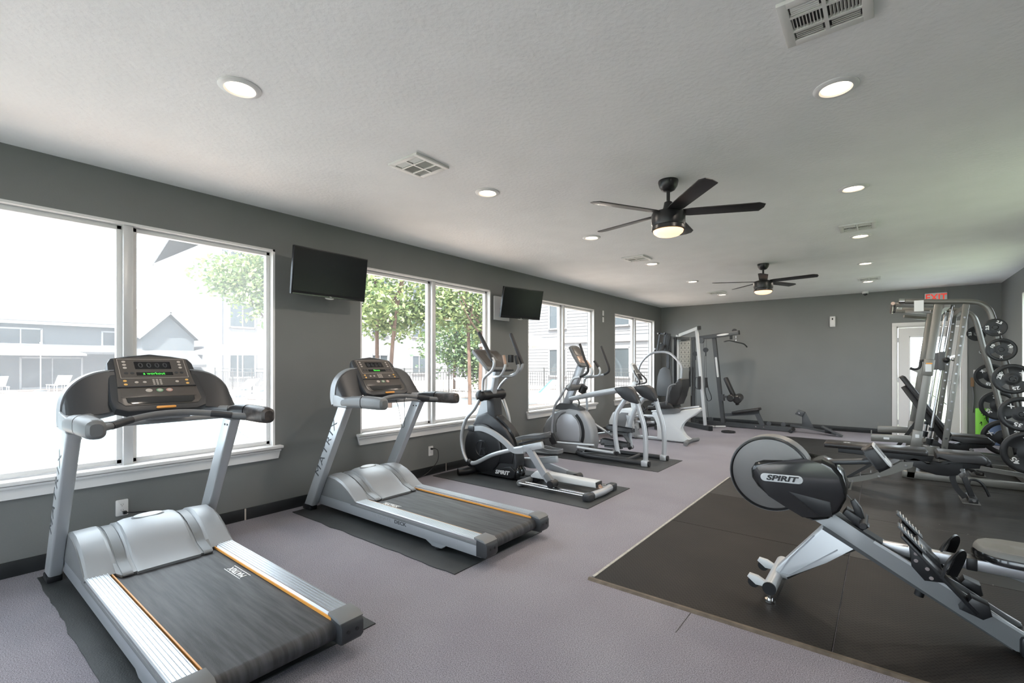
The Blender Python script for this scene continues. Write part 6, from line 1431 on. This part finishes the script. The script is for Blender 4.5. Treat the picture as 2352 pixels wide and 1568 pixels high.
# handle parked on the rail
obj('handle_cradle', MB().prism([(4.18, .53), (4.20, .56), (4.25, .53), (4.30, .48), (4.27, .455)], YC-.04, YC+.04, 'y', bev=.006), M_black, W_)
obj('pull_handle', MB().cyl((4.275, YC-.11, .50), (4.275, YC+.11, .50), .018, seg=18, bev=.004), M_rub, W_)
obj('handle_yoke', MB().prism([(4.215, .60), (4.235, .615), (4.265, .57), (4.285, .50), (4.265, .49), (4.235, .54)], YC-.02, YC+.02, 'y', bev=.006), M_black, W_)
obj('pull_cord', MB().bar((4.19, YC, .64), (4.225, YC, .60), .012, .003), M_gunmetal, W_)
for s in (-1, 1):
    y = YC+s*.125
    pl = MB().bar((4.43, y, .50), (4.70, y, .20), .095, .016, up=(1, 0, 1), bev=.004); fp = obj('foot_plate', pl, M_black, W_)
    sl = MB().bar((4.415, y, .545), (4.52, y, .43), .075, .010, up=(1, 0, 1), bev=.003)
    obj('heel_slide', sl, M_gunmetal, fp)
    tk = MB()
    for k in range(7): tk.bar((4.430+k*.013, y-.032, .541-k*.0143), (4.430+k*.013, y+.032, .541-k*.0143), .004, .003)
    obj('size_marks', tk, M_plas_w, fp)
    obj('foot_strap', MB().sweep([(4.575, y-.06, .345), (4.60, y-.055, .42), (4.635, y, .455), (4.65, y+.05, .42), (4.62, y+.062, .32)], [(-.024, -.004), (.024, -.004), (.024, .004), (-.024, .004)], up=(.7, 0, -.7)), M_black, W_)
    obj('heel_cup', MB().prism([(4.64, .20), (4.68, .27), (4.74, .25), (4.75, .20), (4.72, .175)], y-.04, y+.04, 'y', bev=.012), M_black, W_)
obj('foot_bracket', MB().prism([(4.46, .43), (4.50, .455), (4.58, .37), (4.60, .28), (4.52, .27), (4.47, .33)], YC-.075, YC+.075, 'y', bev=.006), M_black, W_)
for x, z in ((4.487, .40), (4.487, .365), (4.53, .335), (4.545, .293)): obj('bracket_bolt', MB().cyl((x, YC-.076, z), (x, YC-.082, z), .009, seg=12), M_chrome, W_)
obj('under_knob', MB().cyl((4.50, YC-.03, .175), (4.51, YC-.03, .22), .02), M_black, W_)
# monorail and seat
obj('seat_rail', MB().bar((4.30, YC+.02, .378), (5.45, YC+.10, .345), .05, .055, bev=.006), M_alum, W_)
obj('rail_stop', MB().box((4.70, YC+.05, .37), (.04, .08, .06), bev=.005), M_black, W_)
obj('rear_leg', MB().bar((5.42, YC+.10, .33), (5.50, YC+.10, .03), .05, .05, up=(1, 0, 0)).box((5.50, YC+.10, .025), (.06, .40, .045), bev=.01), M_rows, W_)
ys = YC+.10
pad = [(4.705, .0), (4.72, .06), (4.76, .115), (4.82, .135), (4.95, .14), (5.00, .12), (5.02, 0), (5.00, -.12), (4.95, -.14), (4.82, -.135), (4.76, -.115), (4.72, -.06)]
rg = lambda sc, z: [(4.87+(x-4.87)*sc, ys+y*sc, z) for x, y in pad]
obj('seat_base', MB().loft([rg(.9, .395), rg(1.0, .405), rg(1.0, .425), rg(.97, .435)]), M_gloss, W_)
dz = lambda x, y: .014*math.exp(-((y)**2)/.0012) - .012*math.exp(-((abs(y)-.07)**2)/.0016)
top = [rg(.97, .433), rg(.955, .452), rg(.90, .462)]
sp_ = MB().loft(top + [[(x, y, .462+dz(x, y-ys)*.4) for x, y, _ in rg(.75, 0)], [(x, y, .460+dz(x, y-ys)*.8) for x, y, _ in rg(.5, 0)], [(x, y, .458+dz(x, y-ys)) for x, y, _ in rg(.2, 0)]])
obj('seat_pad', sp_, mat('grey_moulded_seat', (.17, .17, .16), .45), W_)
obj('seat_carriage', MB().prism([(4.76, .395), (4.80, .335), (4.88, .315), (4.95, .33), (4.98, .395)], ys-.045, ys+.045, 'y', bev=.006), M_rows, W_)
obj('carriage_bolt', MB().cyl((4.87, ys-.052, .345), (4.87, ys-.045, .345), .012, seg=12), M_chrome, W_)
